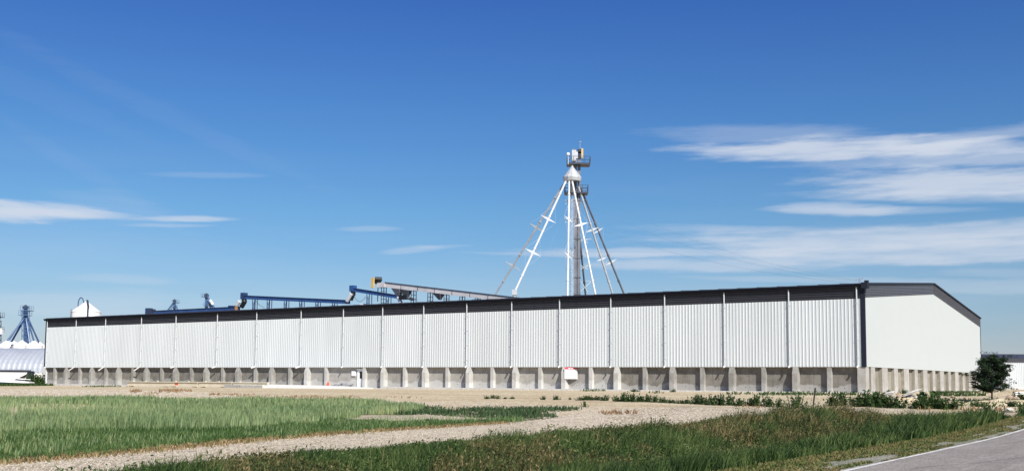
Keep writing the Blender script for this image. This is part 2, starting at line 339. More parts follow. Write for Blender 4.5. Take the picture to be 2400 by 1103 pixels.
M['f_mown'] = foliage_mat('f_mown', [(0.05, 0.09, 0.015), (0.10, 0.14, 0.035), (0.20, 0.18, 0.07), (0.28, 0.19, 0.09)], 0.8)
M['f_rim'] = foliage_mat('f_rim', [(0.12, 0.13, 0.04), (0.26, 0.19, 0.09), (0.38, 0.26, 0.13), (0.42, 0.34, 0.19)], 0.8)
M['f_dry'] = foliage_mat('f_dry', [(0.19, 0.10, 0.05), (0.30, 0.18, 0.09), (0.42, 0.30, 0.17)], 0.5)
M['f_weed'] = foliage_mat('f_weed', [(0.018, 0.042, 0.012), (0.04, 0.08, 0.02), (0.10, 0.15, 0.045)], 0.8)
M['f_tree'] = foliage_mat('f_tree', [(0.006, 0.015, 0.005), (0.012, 0.028, 0.009), (0.036, 0.065, 0.022)], 1.2, 0.12)

# ------------------------------------------------------------------ object helpers
def tag(o, label=None, cat=None, group=None, kind=None):
    if label: o['label'] = label
    if cat: o['category'] = cat
    if group: o['group'] = group
    if kind: o['kind'] = kind
    return o
def thing(name, label, cat, loc=(0, 0, 0), rz=0.0, group=None):
    o = bpy.data.objects.new(name, None); col.objects.link(o); o.location = loc; o.rotation_euler = (0, 0, rz)
    o.empty_display_size = 0.5
    return tag(o, label, cat, group)
class MB:
    def __init__(s, origin=(0, 0, 0)): s.v = []; s.f = []; s.o = Vector(origin)
    def add(s, vs_, fs):
        b = len(s.v); s.v += [tuple(Vector(v)-s.o) for v in vs_]; s.f += [tuple(b+i for i in f) for f in fs]; return s
    def box(s, x0, x1, y0, y1, z0, z1):
        vs_ = [(x, y, z) for z in (z0, z1) for y in (y0, y1) for x in (x0, x1)]
        return s.add(vs_, [(0, 2, 3, 1), (4, 5, 7, 6), (0, 1, 5, 4), (2, 6, 7, 3), (0, 4, 6, 2), (1, 3, 7, 5)])
    def beam(s, a, b, w, h, up=(0, 0, 1)):
        a, b = Vector(a), Vector(b); d = (b-a).normalized(); upv = Vector(up)
        if abs(d.dot(upv)) > 0.98: upv = Vector((0, 1, 0))
        x = d.cross(upv).normalized()*w/2; y = x.cross(d).normalized()*h/2
        vs_ = [p+i*x+j*y for p in (a, b) for j in (-1, 1) for i in (-1, 1)]
        return s.add(vs_, [(0, 2, 3, 1), (4, 5, 7, 6), (0, 1, 5, 4), (2, 6, 7, 3), (0, 4, 6, 2), (1, 3, 7, 5)])
    def tube(s, a, b, r, r2=None, n=8, caps=True):
        a, b = Vector(a), Vector(b); r2 = r if r2 is None else r2
        d = (b-a).normalized(); u = Vector((0, 0, 1)) if abs(d.z) < 0.9 else Vector((1, 0, 0))
        x = d.cross(u).normalized(); y = d.cross(x)
        vs_ = [p+rr*(math.cos(2*math.pi*i/n)*x+math.sin(2*math.pi*i/n)*y) for p, rr in ((a, r), (b, r2)) for i in range(n)]
        fs = [(i, (i+1) % n, n+(i+1) % n, n+i) for i in range(n)]
        if caps: fs += [tuple(range(n-1, -1, -1)), tuple(range(n, 2*n))]
        return s.add(vs_, fs)
    def path(s, pts, r, n=6):
        for a, b in zip(pts[:-1], pts[1:]): s.tube(a, b, r, n=n)
        return s
    def lathe(s, c, prof, n=20):
        c = Vector(c); vs_ = []; fs = []
        for (r, z) in prof:
            vs_ += [c+Vector((r*math.cos(2*math.pi*i/n), r*math.sin(2*math.pi*i/n), z)) for i in range(n)]
        for k in range(len(prof)-1):
            fs += [(k*n+i, k*n+(i+1) % n, (k+1)*n+(i+1) % n, (k+1)*n+i) for i in range(n)]
        fs += [tuple(range(n-1, -1, -1)), tuple((len(prof)-1)*n+i for i in range(n))]
        return s.add(vs_, fs)
    def prism(s, poly, a, b):
        """polygon of 3D points extruded from offset a to offset b"""
        a, b = Vector(a), Vector(b); n = len(poly)
        vs_ = [Vector(p)+a for p in poly]+[Vector(p)+b for p in poly]
        return s.add(vs_, [tuple(range(n-1, -1, -1)), tuple(range(n, 2*n))]+[(i, (i+1) % n, n+(i+1) % n, n+i) for i in range(n)])
    def mesh(s, name):
        me = bpy.data.meshes.new(name); me.from_pydata(s.v, [], s.f); me.validate(); me.update()
        bm = bmesh.new(); bm.from_mesh(me); bmesh.ops.recalc_face_normals(bm, faces=bm.faces); bm.to_mesh(me); bm.free()
        return me
    def build(s, name, m, parent=None, smooth=False, loc=None):
        me = s.mesh(name); me.materials.append(m)
        if smooth:
            me.shade_smooth() if hasattr(me, 'shade_smooth') else None
            try: me.set_sharp_from_angle(angle=R(35))
            except Exception: pass
        return place(name, me, parent, loc)
def place(name, me, parent=None, loc=None, rz=0.0):
    o = bpy.data.objects.new(name, me); col.objects.link(o)
    if parent: o.parent = parent
    if loc is not None: o.location = loc
    if rz: o.rotation_euler = (0, 0, rz)
    return o
def copy_tree(o, parent=None):
    c = o.copy(); col.objects.link(c); c.parent = parent
    for ch in [x for x in bpy.data.objects if x.parent == o]: copy_tree(ch, c)
    return c

def np_mesh(name, V3, faces_list, m, smooth=False):
    """faces_list: list of int arrays (n,k)"""
    me = bpy.data.meshes.new(name); V3 = np.ascontiguousarray(V3, dtype=np.float32)
    me.vertices.add(len(V3)); me.vertices.foreach_set('co', V3.ravel())
    loops = np.concatenate([f.ravel() for f in faces_list]).astype(np.int32)
    tot = np.concatenate([np.full(len(f), f.shape[1]) for f in faces_list]).astype(np.int32)
    st = np.concatenate([[0], np.cumsum(tot)[:-1]]).astype(np.int32)
    me.loops.add(len(loops)); me.loops.foreach_set('vertex_index', loops)
    me.polygons.add(len(tot)); me.polygons.foreach_set('loop_start', st); me.polygons.foreach_set('loop_total', tot)
    me.update(calc_edges=True); me.materials.append(m)
    if smooth: me.polygons.foreach_set('use_smooth', np.ones(len(tot), dtype=bool))
    return me

# ------------------------------------------------------------------ ground sheets
def inside(P, poly):
    P = np.asarray(P); x, y = P[:, 0], P[:, 1]; r = np.zeros(len(P), bool); n = len(poly)
    for i in range(n):
        x1, y1 = poly[i][0], poly[i][1]; x2, y2 = poly[(i+1) % n][0], poly[(i+1) % n][1]
        if y1 == y2: continue
        c = ((y1 > y) != (y2 > y)) & (x < (x2-x1)*(y-y1)/(y2-y1)+x1)
        r ^= c
    return r
def refine(poly, step=0.6, jit=0.0):
    out = []
    for i in range(len(poly)):
        a, b = Vector(poly[i]), Vector(poly[(i+1) % len(poly)]); n = max(1, int((b-a).length/step)); nr = Vector((-(b-a).y, (b-a).x))
        if nr.length > 0: nr.normalize()
        for k in range(n):
            p = a+(b-a)*k/n
            if jit: p = p+nr*random.uniform(-jit, jit)
            out.append(p)
    return out
def sheet(name, poly, off, m, jit=0.0, step=0.8, kind='structure'):
    b = refine(poly, step, jit); arr = np.array([tuple(p) for p in b])
    lo, hi = arr.min(0), arr.max(0)
    gx, gy = np.meshgrid(np.arange(lo[0], hi[0], step)+0.01, np.arange(lo[1], hi[1], step)+0.013)
    P = np.stack([gx.ravel(), gy.ravel()], 1); P = P[inside(P, arr)]
    vs_ = [Vector(p) for p in b]+[Vector(p) for p in P]
    ed = [(i, (i+1) % len(b)) for i in range(len(b))]
    v2, e2, f2, *_ = delaunay_2d_cdt(vs_, ed, [], 1, 1e-4)
    A = np.array([tuple(v) for v in v2]); z = hfun(A[:, 0], A[:, 1])+off
    me = bpy.data.meshes.new(name); me.from_pydata([(a[0], a[1], float(zz)) for a, zz in zip(A, z)], [], [tuple(f) for f in f2])
    me.update(); me.materials.append(m)
    bm = bmesh.new(); bm.from_mesh(me)
    for f in bm.faces:
        f.smooth = True
        if f.normal.z < 0: f.normal_flip()
    bm.to_mesh(me); bm.free()
    return tag(place(name, me), kind=kind)
def PX(pts): return [G(*p) for p in pts]

xs = np.unique(np.concatenate([[-8000, -4000, -2000, -1000, -600, -400, -300], np.arange(-220, -60, 8), np.arange(-60, 80, 0.8), np.arange(80, 240, 8), [300, 400, 600, 1000, 2000, 4000, 8000]]))
ys = np.unique(np.concatenate([[-3000, -1000, -400, -200, -100, -50, -20], np.arange(0, 16, 4), np.arange(16, 125, 0.8), np.arange(125, 300, 8), [350, 450, 600, 900, 1500, 3000, 6000, 12000]]))
gx, gy = np.meshgrid(xs, ys); nx_, ny_ = len(xs), len(ys)
gz = hfun(gx, gy); far = np.clip((np.hypot(gx, gy)-320)/300, 0, 1); gz = gz*(1-far)+0.55*far
# tyre-worn unevenness of the yard, a few centimetres
idx = np.arange(nx_*ny_).reshape(ny_, nx_)
me = np_mesh('ground', np.stack([gx.ravel(), gy.ravel(), gz.ravel()], 1), [np.stack([idx[:-1, :-1].ravel(), idx[:-1, 1:].ravel(), idx[1:, 1:].ravel(), idx[1:, :-1].ravel()], 1)], M['dirt'], True)
tag(place('ground', me), kind='structure')

TRACK_TOP = [(-330, 1118), (-60, 1092), (150, 1075), (400, 1052), (600, 1032), (800, 1016), (1000, 1003), (1180, 991), (1300, 976), (1400, 962), (1500, 955), (1650, 952), (1850, 956), (2100, 957), (2260, 966), (2400, 966), (2560, 966)]
DITCH_TOP = [(120, 1142), (330, 1118), (600, 1090), (900, 1061), (1200, 1038), (1500, 1015), (1700, 998), (1850, 987), (2000, 980), (2150, 977), (2300, 979), (2450, 983), (2600, 985)]
DITCH_BOT = [(2600, 962+16), (2400, 984), (2300, 999), (2150, 1024), (2000, 1049), (1900, 1067), (1800, 1086), (1640, 1112), (1450, 1150)]
ditch_top = PX(DITCH_TOP); track_top = PX(TRACK_TOP)
sheet('gravel_track', track_top+PX(DITCH_TOP[::-1]), 0.02, M['gravel'], 0.12)
def uv(u, v): return O0+U*u+V*v
pave = [uv(-16, 0), uv(90, 0), uv(90, -8.6), uv(-16, -8.6)]
road = sheet('road', pave, 0.05, M['asphalt'], 0.0, 1.2)
ck = MB()
for (u0, v0, du, dv, nseg) in ((2, -1.1, 0.9, -0.25, 9), (9, -3.2, 0.15, 0.42, 8), (14, -0.9, 1.2, -0.06, 10), (21, -1.5, 0.1, 0.35, 5), (6, -5.0, 1.4, 0.12, 12), (26, -2.8, 1.3, 0.03, 10), (-1, -2.6, 0.2, -0.45, 6)):
    p = uv(u0, v0); u, v = u0, v0
    for k in range(nseg):
        u2, v2 = u+du*random.uniform(0.5, 1.3), v+dv*random.uniform(0.4, 1.5)+random.uniform(-.12, .12)
        q = uv(u2, v2); d = (q-p).normalized(); w = Vector((-d.y, d.x))*random.uniform(0.006, 0.014)
        ck.add([(a.x, a.y, h1(a.x, a.y)+0.0535) for a in (p-w, p+w, q+w, q-w)], [(0, 1, 2, 3)]); p = q; u, v = u2, v2
tag(ck.build('road_cracks', M['tar'], road), kind='stuff')
sheet('edge_line', refine([uv(-16, -0.02), uv(90, -0.02), uv(90, -0.15), uv(-16, -0.15)], 1.2), 0.056, M['line_paint'], 0.012, 0.6)
shoulder_poly = [uv(-16, 1.15), uv(0, 1.15), uv(20, 1.0), uv(90, 0.9), uv(90, -0.01), uv(-16, -0.01)]
sheet('road_shoulder', shoulder_poly, 0.035, M['shoulder'], 0.05)
DV0 = 2.25
def ditch_front(u): return DV0-0.012*u
mown_poly = [uv(-16, 2.45), uv(0, 2.3), uv(30, 1.9), uv(90, 1.6), uv(90, 0.9), uv(20, 1.0), uv(0, 1.15), uv(-16, 1.15)]
sheet('mown_verge', mown_poly, 0.03, M['mown'], 0.08)
ditch_poly = [p for p in ditch_top]+[uv(60, 1.7), uv(30, 1.9), uv(0, 2.3), uv(-16, 2.45)]
sheet('ditch_bank', ditch_poly, 0.025, M['ditch_soil'], 0.08)
TALL = [(-330, 940), (-60, 938), (300, 940), (560, 943), (800, 945), (880, 950), (1000, 958), (925, 973), (830, 973), (800, 984), (600, 1008), (200, 1014), (-60, 1024), (-330, 1040)]
LAWN = [(-330, 1040), (-60, 1024), (200, 1014), (600, 1008), (800, 984), (900, 985), (1115, 983), (1235, 985), (1180, 991), (1000, 1003), (800, 1016), (600, 1032), (400, 1052), (150, 1075), (-60, 1092), (-330, 1118)]
LOW = [(925, 974), (890, 955), (1000, 957), (1060, 963), (1150, 958), (1340, 957), (1365, 960), (1250, 967), (1310, 977), (1290, 982), (1200, 983), (1115, 980), (1000, 972)]
BARE = [(-330, 952), (-60, 951), (60, 947), (140, 946), (230, 950), (330, 958), (250, 972), (120, 978), (0, 982), (-330, 988)]
tall, lawn, low, bare = PX(TALL), PX(LAWN), PX(LOW), PX(BARE)
field = PX([(-330, 940), (-60, 938), (300, 940), (560, 943), (800, 945), (880, 950), (1000, 957), (1060, 963), (1150, 958), (1340, 957), (1365, 960), (1250, 967), (1310, 977), (1290, 982), (1235, 985), (1180, 991), (1000, 1003), (800, 1016), (600, 1032), (400, 1052), (150, 1075), (-60, 1092), (-330, 1118)])
sheet('grass_field', field, 0.03, M['field_soil'], 0.15)
sheet('bare_strip', bare, 0.045, M['dirt'], 0.2)
gravel_patch = PX([(800, 984), (830, 974), (925, 974), (1000, 973), (1115, 981), (1150, 984), (1115, 989), (900, 992), (820, 989)])
sheet('gravel_patch', gravel_patch, 0.045, M['gravel'], 0.15)

# ------------------------------------------------------------------ grass and weeds
def scatter(poly, dens, ref=30.0, power=1.2, wob=0.0):
    a = np.array([tuple(p) for p in poly]); lo, hi = a.min(0), a.max(0)
    n = int(dens*(hi[0]-lo[0])*(hi[1]-lo[1])*1.0)
    out = []
    step = 400000
    for k in range(0, n, step):
        P = rng.uniform(lo, hi, (min(step, n-k), 2)); d = np.hypot(P[:, 0], P[:, 1])
        keep = rng.random(len(P)) < np.minimum(1, (ref/np.maximum(d, 1))**power)
        # only where a camera near this one could look
        keep &= (np.abs(P[:, 0]) < 0.56*P[:, 1]+4) & (P[:, 1] > 8)
        P = P[keep]; Q = P+wob*np.stack([vnoise(P, 1.7, 41)-0.5, vnoise(P, 1.3, 42)-0.5], 1)*2 if wob else P
        out.append(P[inside(Q, a)])
    return np.concatenate(out)
def vnoise(P, scale, seed=0):
    r = np.random.default_rng(seed); T = r.random((64, 64)); q = P/scale
    i = np.floor(q).astype(int); f = q-i; f = f*f*(3-2*f); g = lambda a, b: T[a % 64, b % 64]
    return (g(i[:, 0], i[:, 1])*(1-f[:, 0])*(1-f[:, 1])+g(i[:, 0]+1, i[:, 1])*f[:, 0]*(1-f[:, 1])+g(i[:, 0], i[:, 1]+1)*(1-f[:, 0])*f[:, 1]+g(i[:, 0]+1, i[:, 1]+1)*f[:, 0]*f[:, 1])
def blades(P, H, W, lean=0.35, z0=None, wind=(0.12, -0.05)):
    n = len(P); z = hfun(P[:, 0], P[:, 1])+0.02 if z0 is None else z0
    a = rng.uniform(0, 2*np.pi, n); f = rng.uniform(0, 2*np.pi, n)
    L = lean*H*rng.uniform(0.2, 1.2, n)
    lx, ly = np.cos(f)*L+wind[0]*H, np.sin(f)*L+wind[1]*H
    wx, wy = np.cos(a)*W/2, np.sin(a)*W/2
    B = np.stack([P[:, 0], P[:, 1], z], 1)
    def off(k, zf, s):
        return B+np.stack([lx*k+wx*s, ly*k+wy*s, H*zf], 1)
    V5 = np.stack([off(0, 0, -1), off(0, 0, 1), off(0.35, 0.6, -0.85), off(0.35, 0.6, 0.85), off(1, 1, 0)], 1).reshape(-1, 3)
    i = np.arange(n)[:, None]*5
    return V5, np.concatenate([i, i+1, i+3, i+2], 1), np.concatenate([i+2, i+3, i+4], 1)
def leaves(C, size, flat=0.5):
    """small leaf quads, free orientation"""
    n = len(C); d = rng.normal(size=(n, 3)); d[:, 2] *= flat; d /= np.linalg.norm(d, axis=1)[:, None]
    e = rng.normal(size=(n, 3)); e -= (e*d).sum(1)[:, None]*d; e /= np.linalg.norm(e, axis=1)[:, None]
    s = (size*rng.uniform(0.6, 1.3, n))[:, None] if np.ndim(size) == 0 else (size*rng.uniform(0.6, 1.3, n))[:, None]
    Vv = np.stack([C-d*s, C+e*s*0.42, C+d*s, C-e*s*0.42], 1).reshape(-1, 3); i = np.arange(n)[:, None]*4
    return Vv, np.concatenate([i, i+1, i+2, i+3], 1)
def join(parts):
    Vs, Fs, b = [], [], 0
    for p in parts:
        Vs.append(p[0]); Fs += [f+b for f in p[1:]]; b += len(p[0])
    return np.concatenate(Vs), Fs
def stuff(name, V3, faces, m, label, cat, kind='stuff'):
    return tag(place(name, np_mesh(name, V3, faces, m)), label, cat, kind=kind)

# tall bluish field grass
P = scatter(tall, 105, 30, 0.9, 1.1); ib = inside(P+1.2*np.stack([vnoise(P, 1.1, 71)-0.5, vnoise(P, 0.9, 72)-0.5], 1), np.array([tuple(p) for p in bare])); P = P[~ib | (rng.random(len(P)) < 0.10)]
dd = np.hypot(P[:, 0], P[:, 1]); nn = vnoise(P, 3.0, 1)*0.6+vnoise(P, 0.9, 2)*0.4
keepn = nn > 0.12+0.22*(vnoise(P, 5.5, 51) > 0.62); P = P[keepn]; nn = nn[keepn]; dd = np.hypot(P[:, 0], P[:, 1])
H = (0.22+0.40*nn)*rng.uniform(0.6, 1.25, len(P)); W = np.clip(dd*0.00085, 0.02, 0.065)*rng.uniform(0.7, 1.3, len(P))
b5 = blades(P, H, W, 0.2, wind=(0.03, 0.0))
P2 = scatter(lawn, 26, 26, 0.8, 1.5); n2 = vnoise(P2, 2.4, 61); P2 = P2[n2 > 0.42]
bb5 = blades(P2, rng.uniform(0.14, 0.36, len(P2)), np.full(len(P2), 0.022), 0.25, wind=(0.03, 0.0))
Vv, Ff = join([b5, bb5]); stuff('tall_grass', Vv, Ff, M['f_tall'], 'tall grey-green grass filling the field left of the gravel track', 'grass')
# short bright lawn
P = scatter(lawn, 260, 24, 0.9, 0.35); P = P[~inside(P, np.array([tuple(p) for p in gravel_patch]))]; dd = np.hypot(P[:, 0], P[:, 1]); nn = vnoise(P, 1.2, 3)*0.5+vnoise(P, 0.4, 4)*0.5
H = (0.09+0.16*nn)*rng.uniform(0.6, 1.3, len(P)); W = np.clip(dd*0.0007, 0.018, 0.045)*rng.uniform(0.7, 1.3, len(P))
b5 = blades(P, H, W, 0.6); stuff('short_grass', b5[0], [b5[1], b5[2]], M['f_lawn'], 'short bright green grass along the upper edge of the gravel track', 'grass')
# low dark ground weeds at the tip of the field
P = scatter(low, 55, 45, 0.8); nn = vnoise(P, 2.2, 5)*0.6+vnoise(P, 0.7, 6)*0.4; P = P[nn > 0.33]; nn = nn[nn > 0.33]
H = (0.10+0.25*nn)*rng.uniform(0.5, 1.3, len(P)); b5 = blades(P, H, np.full(len(P), 0.045), 0.8)
stuff('low_weeds', b5[0], [b5[1], b5[2]], M['f_low'], 'low dark green weeds spreading over gravel at the tip of the field', 'weeds')
# sparse tufts on the edges of gravel, and dry rim along the track
def rim(pts, spread, dens):
    out = []
    for a, b in zip(pts[:-1], pts[1:]):
        a, b = Vector(a[:2]) if len(a) > 2 else Vector(a), Vector(b); n = int((b-a).length*dens)
        if n <= 0: continue
        t = rng.random(n)[:, None]; nr = np.array((-(b-a).y, (b-a).x)); nr = nr/np.linalg.norm(nr)
        out.append(np.array(a)[None]*(1-t)+np.array(b)[None]*t+rng.normal(0, spread, n)[:, None]*nr)
    return np.concatenate(out)
P = rim(track_top[:8], 0.34, 210); b5 = blades(P, rng.uniform(0.04, 0.14, len(P)), np.full(len(P), 0.03), 0.9)
stuff('dry_grass_rim', b5[0], [b5[1], b5[2]], M['f_rim'], 'thin strip of dry yellow-brown grass where the lawn meets the gravel track', 'grass')
P = rim(PX([(640, 943), (800, 946), (900, 951), (1000, 958), (1200, 955)]), 1.6, 16); b5 = blades(P, rng.uniform(0.05, 0.18, len(P)), np.full(len(P), 0.045), 0.9)
stuff('sparse_tufts', b5[0], [b5[1], b5[2]], M['f_low'], 'sparse green tufts in the gravel above the field', 'weeds')

# ditch vegetation
P = scatter(ditch_poly, 400, 26, 1.0); dd = np.hypot(P[:, 0], P[:, 1])
vv = (P[:, 0]-O0.x)*V.x+(P[:, 1]-O0.y)*V.y; uu = (P[:, 0]-O0.x)*U.x+(P[:, 1]-O0.y)*U.y
dt = np.array([(p.x, p.y) for p in ditch_top]); dtv = (dt[:, 0]-O0.x)*V.x+(dt[:, 1]-O0.y)*V.y; dtu = (dt[:, 0]-O0.x)*U.x+(dt[:, 1]-O0.y)*U.y
back = np.interp(uu, dtu[np.argsort(dtu)], dtv[np.argsort(dtu)])
edge = np.clip((back-vv)/2.0, 0, 1); front = np.clip((vv-1.9)/1.6, 0, 1)
nn = np.clip((vnoise(P, 1.5, 7)*0.5+vnoise(P, 0.5, 8)*0.35+vnoise(P, 4.0, 9)*0.15-0.5)*1.7+0.5, 0.02, 1.1)
tallzone = np.clip((uu-14)/7, 0, 1)*np.clip((31-uu)/3, 0, 1)
brown = vnoise(P, 2.6, 10)*0.6+vnoise(P, 0.8, 12)*0.4
bz = np.clip(np.minimum((vv-4.2)/1.2, (uu+14)/6), 0, 1)
isb = (brown+0.25*tallzone)*bz > 0.575
H = (0.13+0.44*nn*edge+0.06*front)*(1+0.75*tallzone*front)*rng.uniform(0.6, 1.2, len(P))
W = np.clip(dd*0.0008, 0.018, 0.045)*rng.uniform(0.7, 1.4, len(P))
q = ~isb; b5 = blades(P[q], H[q], W[q], 0.55, wind=(0.2, 0.04))
ql = (vnoise(P, 1.1, 15)*0.6+vnoise(P, 0.35, 16)*0.4 > 0.47) & (rng.random(len(P)) < 0.85) & (vv > 2.6+0.5*vnoise(P, 1.0, 17))
Cc = np.stack([P[ql, 0], P[ql, 1], hfun(P[ql, 0], P[ql, 1])+H[ql]*rng.uniform(0.35, 1.15, ql.sum())], 1); l2 = leaves(Cc, 0.040, 0.8)
Vv, Ff = join([b5, l2])
stuff('ditch_grass', Vv, Ff, M['f_ditch'], 'thick dark green grass filling the roadside ditch', 'grass')
q = isb & (rng.random(len(P)) < 0.8); b1 = blades(P[q], H[q]*1.12, W[q]*0.9, 0.4, wind=(0.2, 0.04))
q2 = isb & (rng.random(len(P)) < 0.55)
zz = hfun(P[q2, 0], P[q2, 1])+H[q2]*rng.uniform(0.75, 1.2, q2.sum())
Cc = np.stack([P[q2, 0]+0.3*H[q2], P[q2, 1], zz], 1)+rng.normal(0, 0.04, (q2.sum(), 3))
lf = leaves(Cc, 0.042, 1.6)
Vv, Ff = join([b1, lf]); stuff('ditch_weeds', Vv, Ff, M['f_ditch_b'], 'tall brown-headed weeds going to seed in the roadside ditch', 'weeds')
# seed stalks that stick out above the ditch edge
P = rim([uv(-10, 8.0), uv(0, 8.4), uv(12, 8.6), uv(25, 7.6)], 0.9, 2.2)
b1 = blades(P, rng.uniform(0.5, 0.8, len(P)), np.full(len(P), 0.018), 0.35, wind=(0.2, 0.04))
stuff('seed_stalks', b1[0], [b1[1], b1[2]], M['f_ditch_b'], 'thin brown seed stalks leaning out over the gravel track', 'weeds')
# mown verge and shoulder tufts
P = scatter(mown_poly, 420, 30, 0.8); H = rng.uniform(0.03, 0.11, len(P)); b5 = blades(P, H, np.full(len(P), 0.028), 1.0)
stuff('mown_grass', b5[0], [b5[1], b5[2]], M['f_mown'], 'cropped yellow-green grass strip between ditch and road shoulder', 'grass')
P = scatter(shoulder_poly, 420, 30, 0.8); vv = (P[:, 0]-O0.x)*V.x+(P[:, 1]-O0.y)*V.y; uu = (P[:, 0]-O0.x)*U.x+(P[:, 1]-O0.y)*U.y
pn = vnoise(np.stack([uu*0.45, vv*2.6], 1), 0.7, 14); q = pn > 0.60-0.36*np.clip(vv, 0, 1.1)
P = P[q]; b5 = blades(P, rng.uniform(0.03, 0.09, len(P)), np.full(len(P), 0.03), 1.6)
stuff('shoulder_tufts', b5[0], [b5[1], b5[2]], M['f_mown'], 'straggling grass tufts on the gravel shoulder beside the white line', 'grass')
# dry red-brown weeds in the yard
def patch_pts(rects, dens):
    out = []
    for (x0, x1, y0, y1, k) in rects:
        poly = PX([(x0, y0+1), ((x0+x1)/2, y0), (x1, y0+1.5), (x1, y1-1), ((x0+x1)/2, y1), (x0, y1-0.5)])
        p = scatter(poly, dens*k, 60, 0.3); out.append(p)
    return np.concatenate(out)
P = patch_pts([(305, 332, 914, 920, 1.2), (340, 372, 920, 925, .5), (372, 450, 913, 920, 1), (490, 560, 923, 928, 1), (555, 632, 925, 931, 1.2), (640, 850, 929, 934, .45), (900, 1010, 930, 934, .15), (1405, 1495, 965, 972, 1.0), (2120, 2180, 958, 966, 1.2), (2230, 2300, 957, 968, 1.1), (1710, 1800, 952, 957, .7), (2330, 2380, 957, 966, .6)], 16)
nn = vnoise(P, 1.6, 21); P = P[nn > 0.3]
b5 = blades(P, rng.uniform(0.05, 0.24, len(P)), np.full(len(P), 0.07), 0.8)
stuff('dry_weeds', b5[0], [b5[1], b5[2]], M['f_dry'], 'dry red-brown weeds in patches on the tan dirt yard', 'weeds')
P = patch_pts([(1700, 1760, 922, 925, .8), (1780, 2030, 922, 927, .9), (1520, 1560, 919, 922, .5), (1360, 1430, 915, 917, .5), (2180, 2310, 921, 929, 1.6), (2230, 2400, 941, 950, 1.5), (2180, 2260, 938, 946, .6), (2250, 2420, 944, 953, 1.1), (190, 300, 905, 907, .5)], 12)
b5 = blades(P, rng.uniform(0.08, 0.34, len(P)), np.full(len(P), 0.075), 0.7)
stuff('wall_weeds', b5[0], [b5[1], b5[2]], M['f_weed'], 'green weeds growing along the foot of the concrete wall and gable', 'weeds')

# stones lying on track and yard
def stones(name, P, size, m, label, cat='gravel'):
    n = len(P); z = hfun(P[:, 0], P[:, 1])+0.02
    base = np.array([(1, 0, 0), (-1, 0, 0), (0, 1, 0), (0, -1, 0), (0, 0, 1), (0, 0, -1)], float)
    s = (size*rng.uniform(0.5, 1.4, (n, 1, 1)))*rng.uniform(0.6, 1.3, (n, 6, 1)); a = rng.uniform(0, 6.28, n)
    c, s_ = np.cos(a)[:, None], np.sin(a)[:, None]
    Bx = base[None]*s; X = Bx[:, :, 0]*c-Bx[:, :, 1]*s_; Y = Bx[:, :, 0]*s_+Bx[:, :, 1]*c
    Vv = np.stack([X+P[:, 0:1], Y+P[:, 1:2], Bx[:, :, 2]*0.7+z[:, None]], 2).reshape(-1, 3)
    F0 = np.array([(0, 2, 4), (2, 1, 4), (1, 3, 4), (3, 0, 4)]); i = (np.arange(n)*6)[:, None, None]
    stuff(name, Vv, [(F0[None]+i).reshape(-1, 3)], m, label, cat)
tr = track_top[:10]+PX([(1500, 1015), (1200, 1038), (900, 1061), (600, 1090), (330, 1118), (120, 1142)])
P = scatter(tr, 90, 26, 1.0); stones('track_stones', P, 0.026, M['pebble'], 'loose pale stones scattered over the gravel track')
P = scatter(PX([(600, 934), (1200, 945), (1400, 955), (1800, 957), (1850, 985), (1500, 1010), (1300, 1020), (1250, 985), (1000, 990), (800, 984), (1000, 970), (1200, 955), (800, 944)]), 14, 45, 0.6)
stones('yard_stones', P, 0.055, M['pebble'], 'loose stones strewn over the dirt yard above the field')
P = scatter(PX([(0, 912), (300, 914), (500, 920), (700, 928), (500, 934), (0, 930)]), 2.2, 70, 0.5)
stones('bank_stones', P, 0.13, M['pebble'], 'small pale stones along the dirt bank behind the field')

# ------------------------------------------------------------------ warehouse
WH = thing('warehouse', 'long white ribbed-metal warehouse on a buttressed concrete base with dark eaves', 'warehouse', (C0.x, C0.y, 0), -ANG)
def wbox(name, x0, x1, y0, y1, z0, z1, m): return MB().box(x0, x1, y0, y1, z0, z1).build(name, m, WH)
PITCH, OV = 0.33, 0.46          # rib pitch; concrete panels sit OV behind the cladding
DS = [0.66, 7.05, 13.56, 19.97, 26.16, 32.42, 38.63, 44.8, 51.06, 57.36, 63.72, 70.97, 79.07, 86.69, 95.22, 102.78, 111.08, 118.27, 125.7]
ZB = ZT-1.34                    # bottom of the dark band
def ribbed(x0, x1, z0, z1, dep=0.038):
    """trapezoid ribs standing proud towards -y"""
    n = max(1, round((x1-x0)/PITCH)); p = (x1-x0)/n; prof = []
    for i in range(n):
        a = x0+i*p
        prof += [(a, 0), (a+p*0.60, 0), (a+p*0.70, -dep), (a+p*0.90, -dep)]
    prof += [(x1, 0)]
    b = MB(); k = len(prof)
    vs_ = [(x, y, z) for z in (z0, z1) for x, y in prof]+[(x0, 0.12, z0), (x1, 0.12, z0), (x0, 0.12, z1), (x1, 0.12, z1)]
    fs = [(i, i+1, k+i+1, k+i) for i in range(k-1)]
    fs += [tuple(range(k, 2*k))+(2*k+3, 2*k+2), tuple(range(k-1, -1, -1))+(2*k, 2*k+1)]
    return b.add(vs_, fs)
def hribbed(x0, x1, z0, z1, y, dep=0.07, n=5):
    p = (z1-z0)/n; prof = []
    for i in range(n): prof += [(z0+i*p, 0), (z0+i*p+p*0.55, 0), (z0+i*p+p*0.65, -dep), (z0+i*p+p*0.92, -dep)]
    prof += [(z1, 0)]; k = len(prof)
    vs_ = [(x, y+q, z) for x in (x0, x1) for z, q in prof]+[(x, y+0.08, z) for x in (x0, x1) for z in (z0, z1)]
    fs = [(i, i+1, k+i+1, k+i) for i in range(k-1)]+[tuple(range(k))+(2*k+1, 2*k), tuple(range(2*k-1, k-1, -1))+(2*k+2, 2*k+3)]
    return MB().add(vs_, fs)
edges = [0.34]+[s for s in DS[1:-1]]+[LEN-0.15]
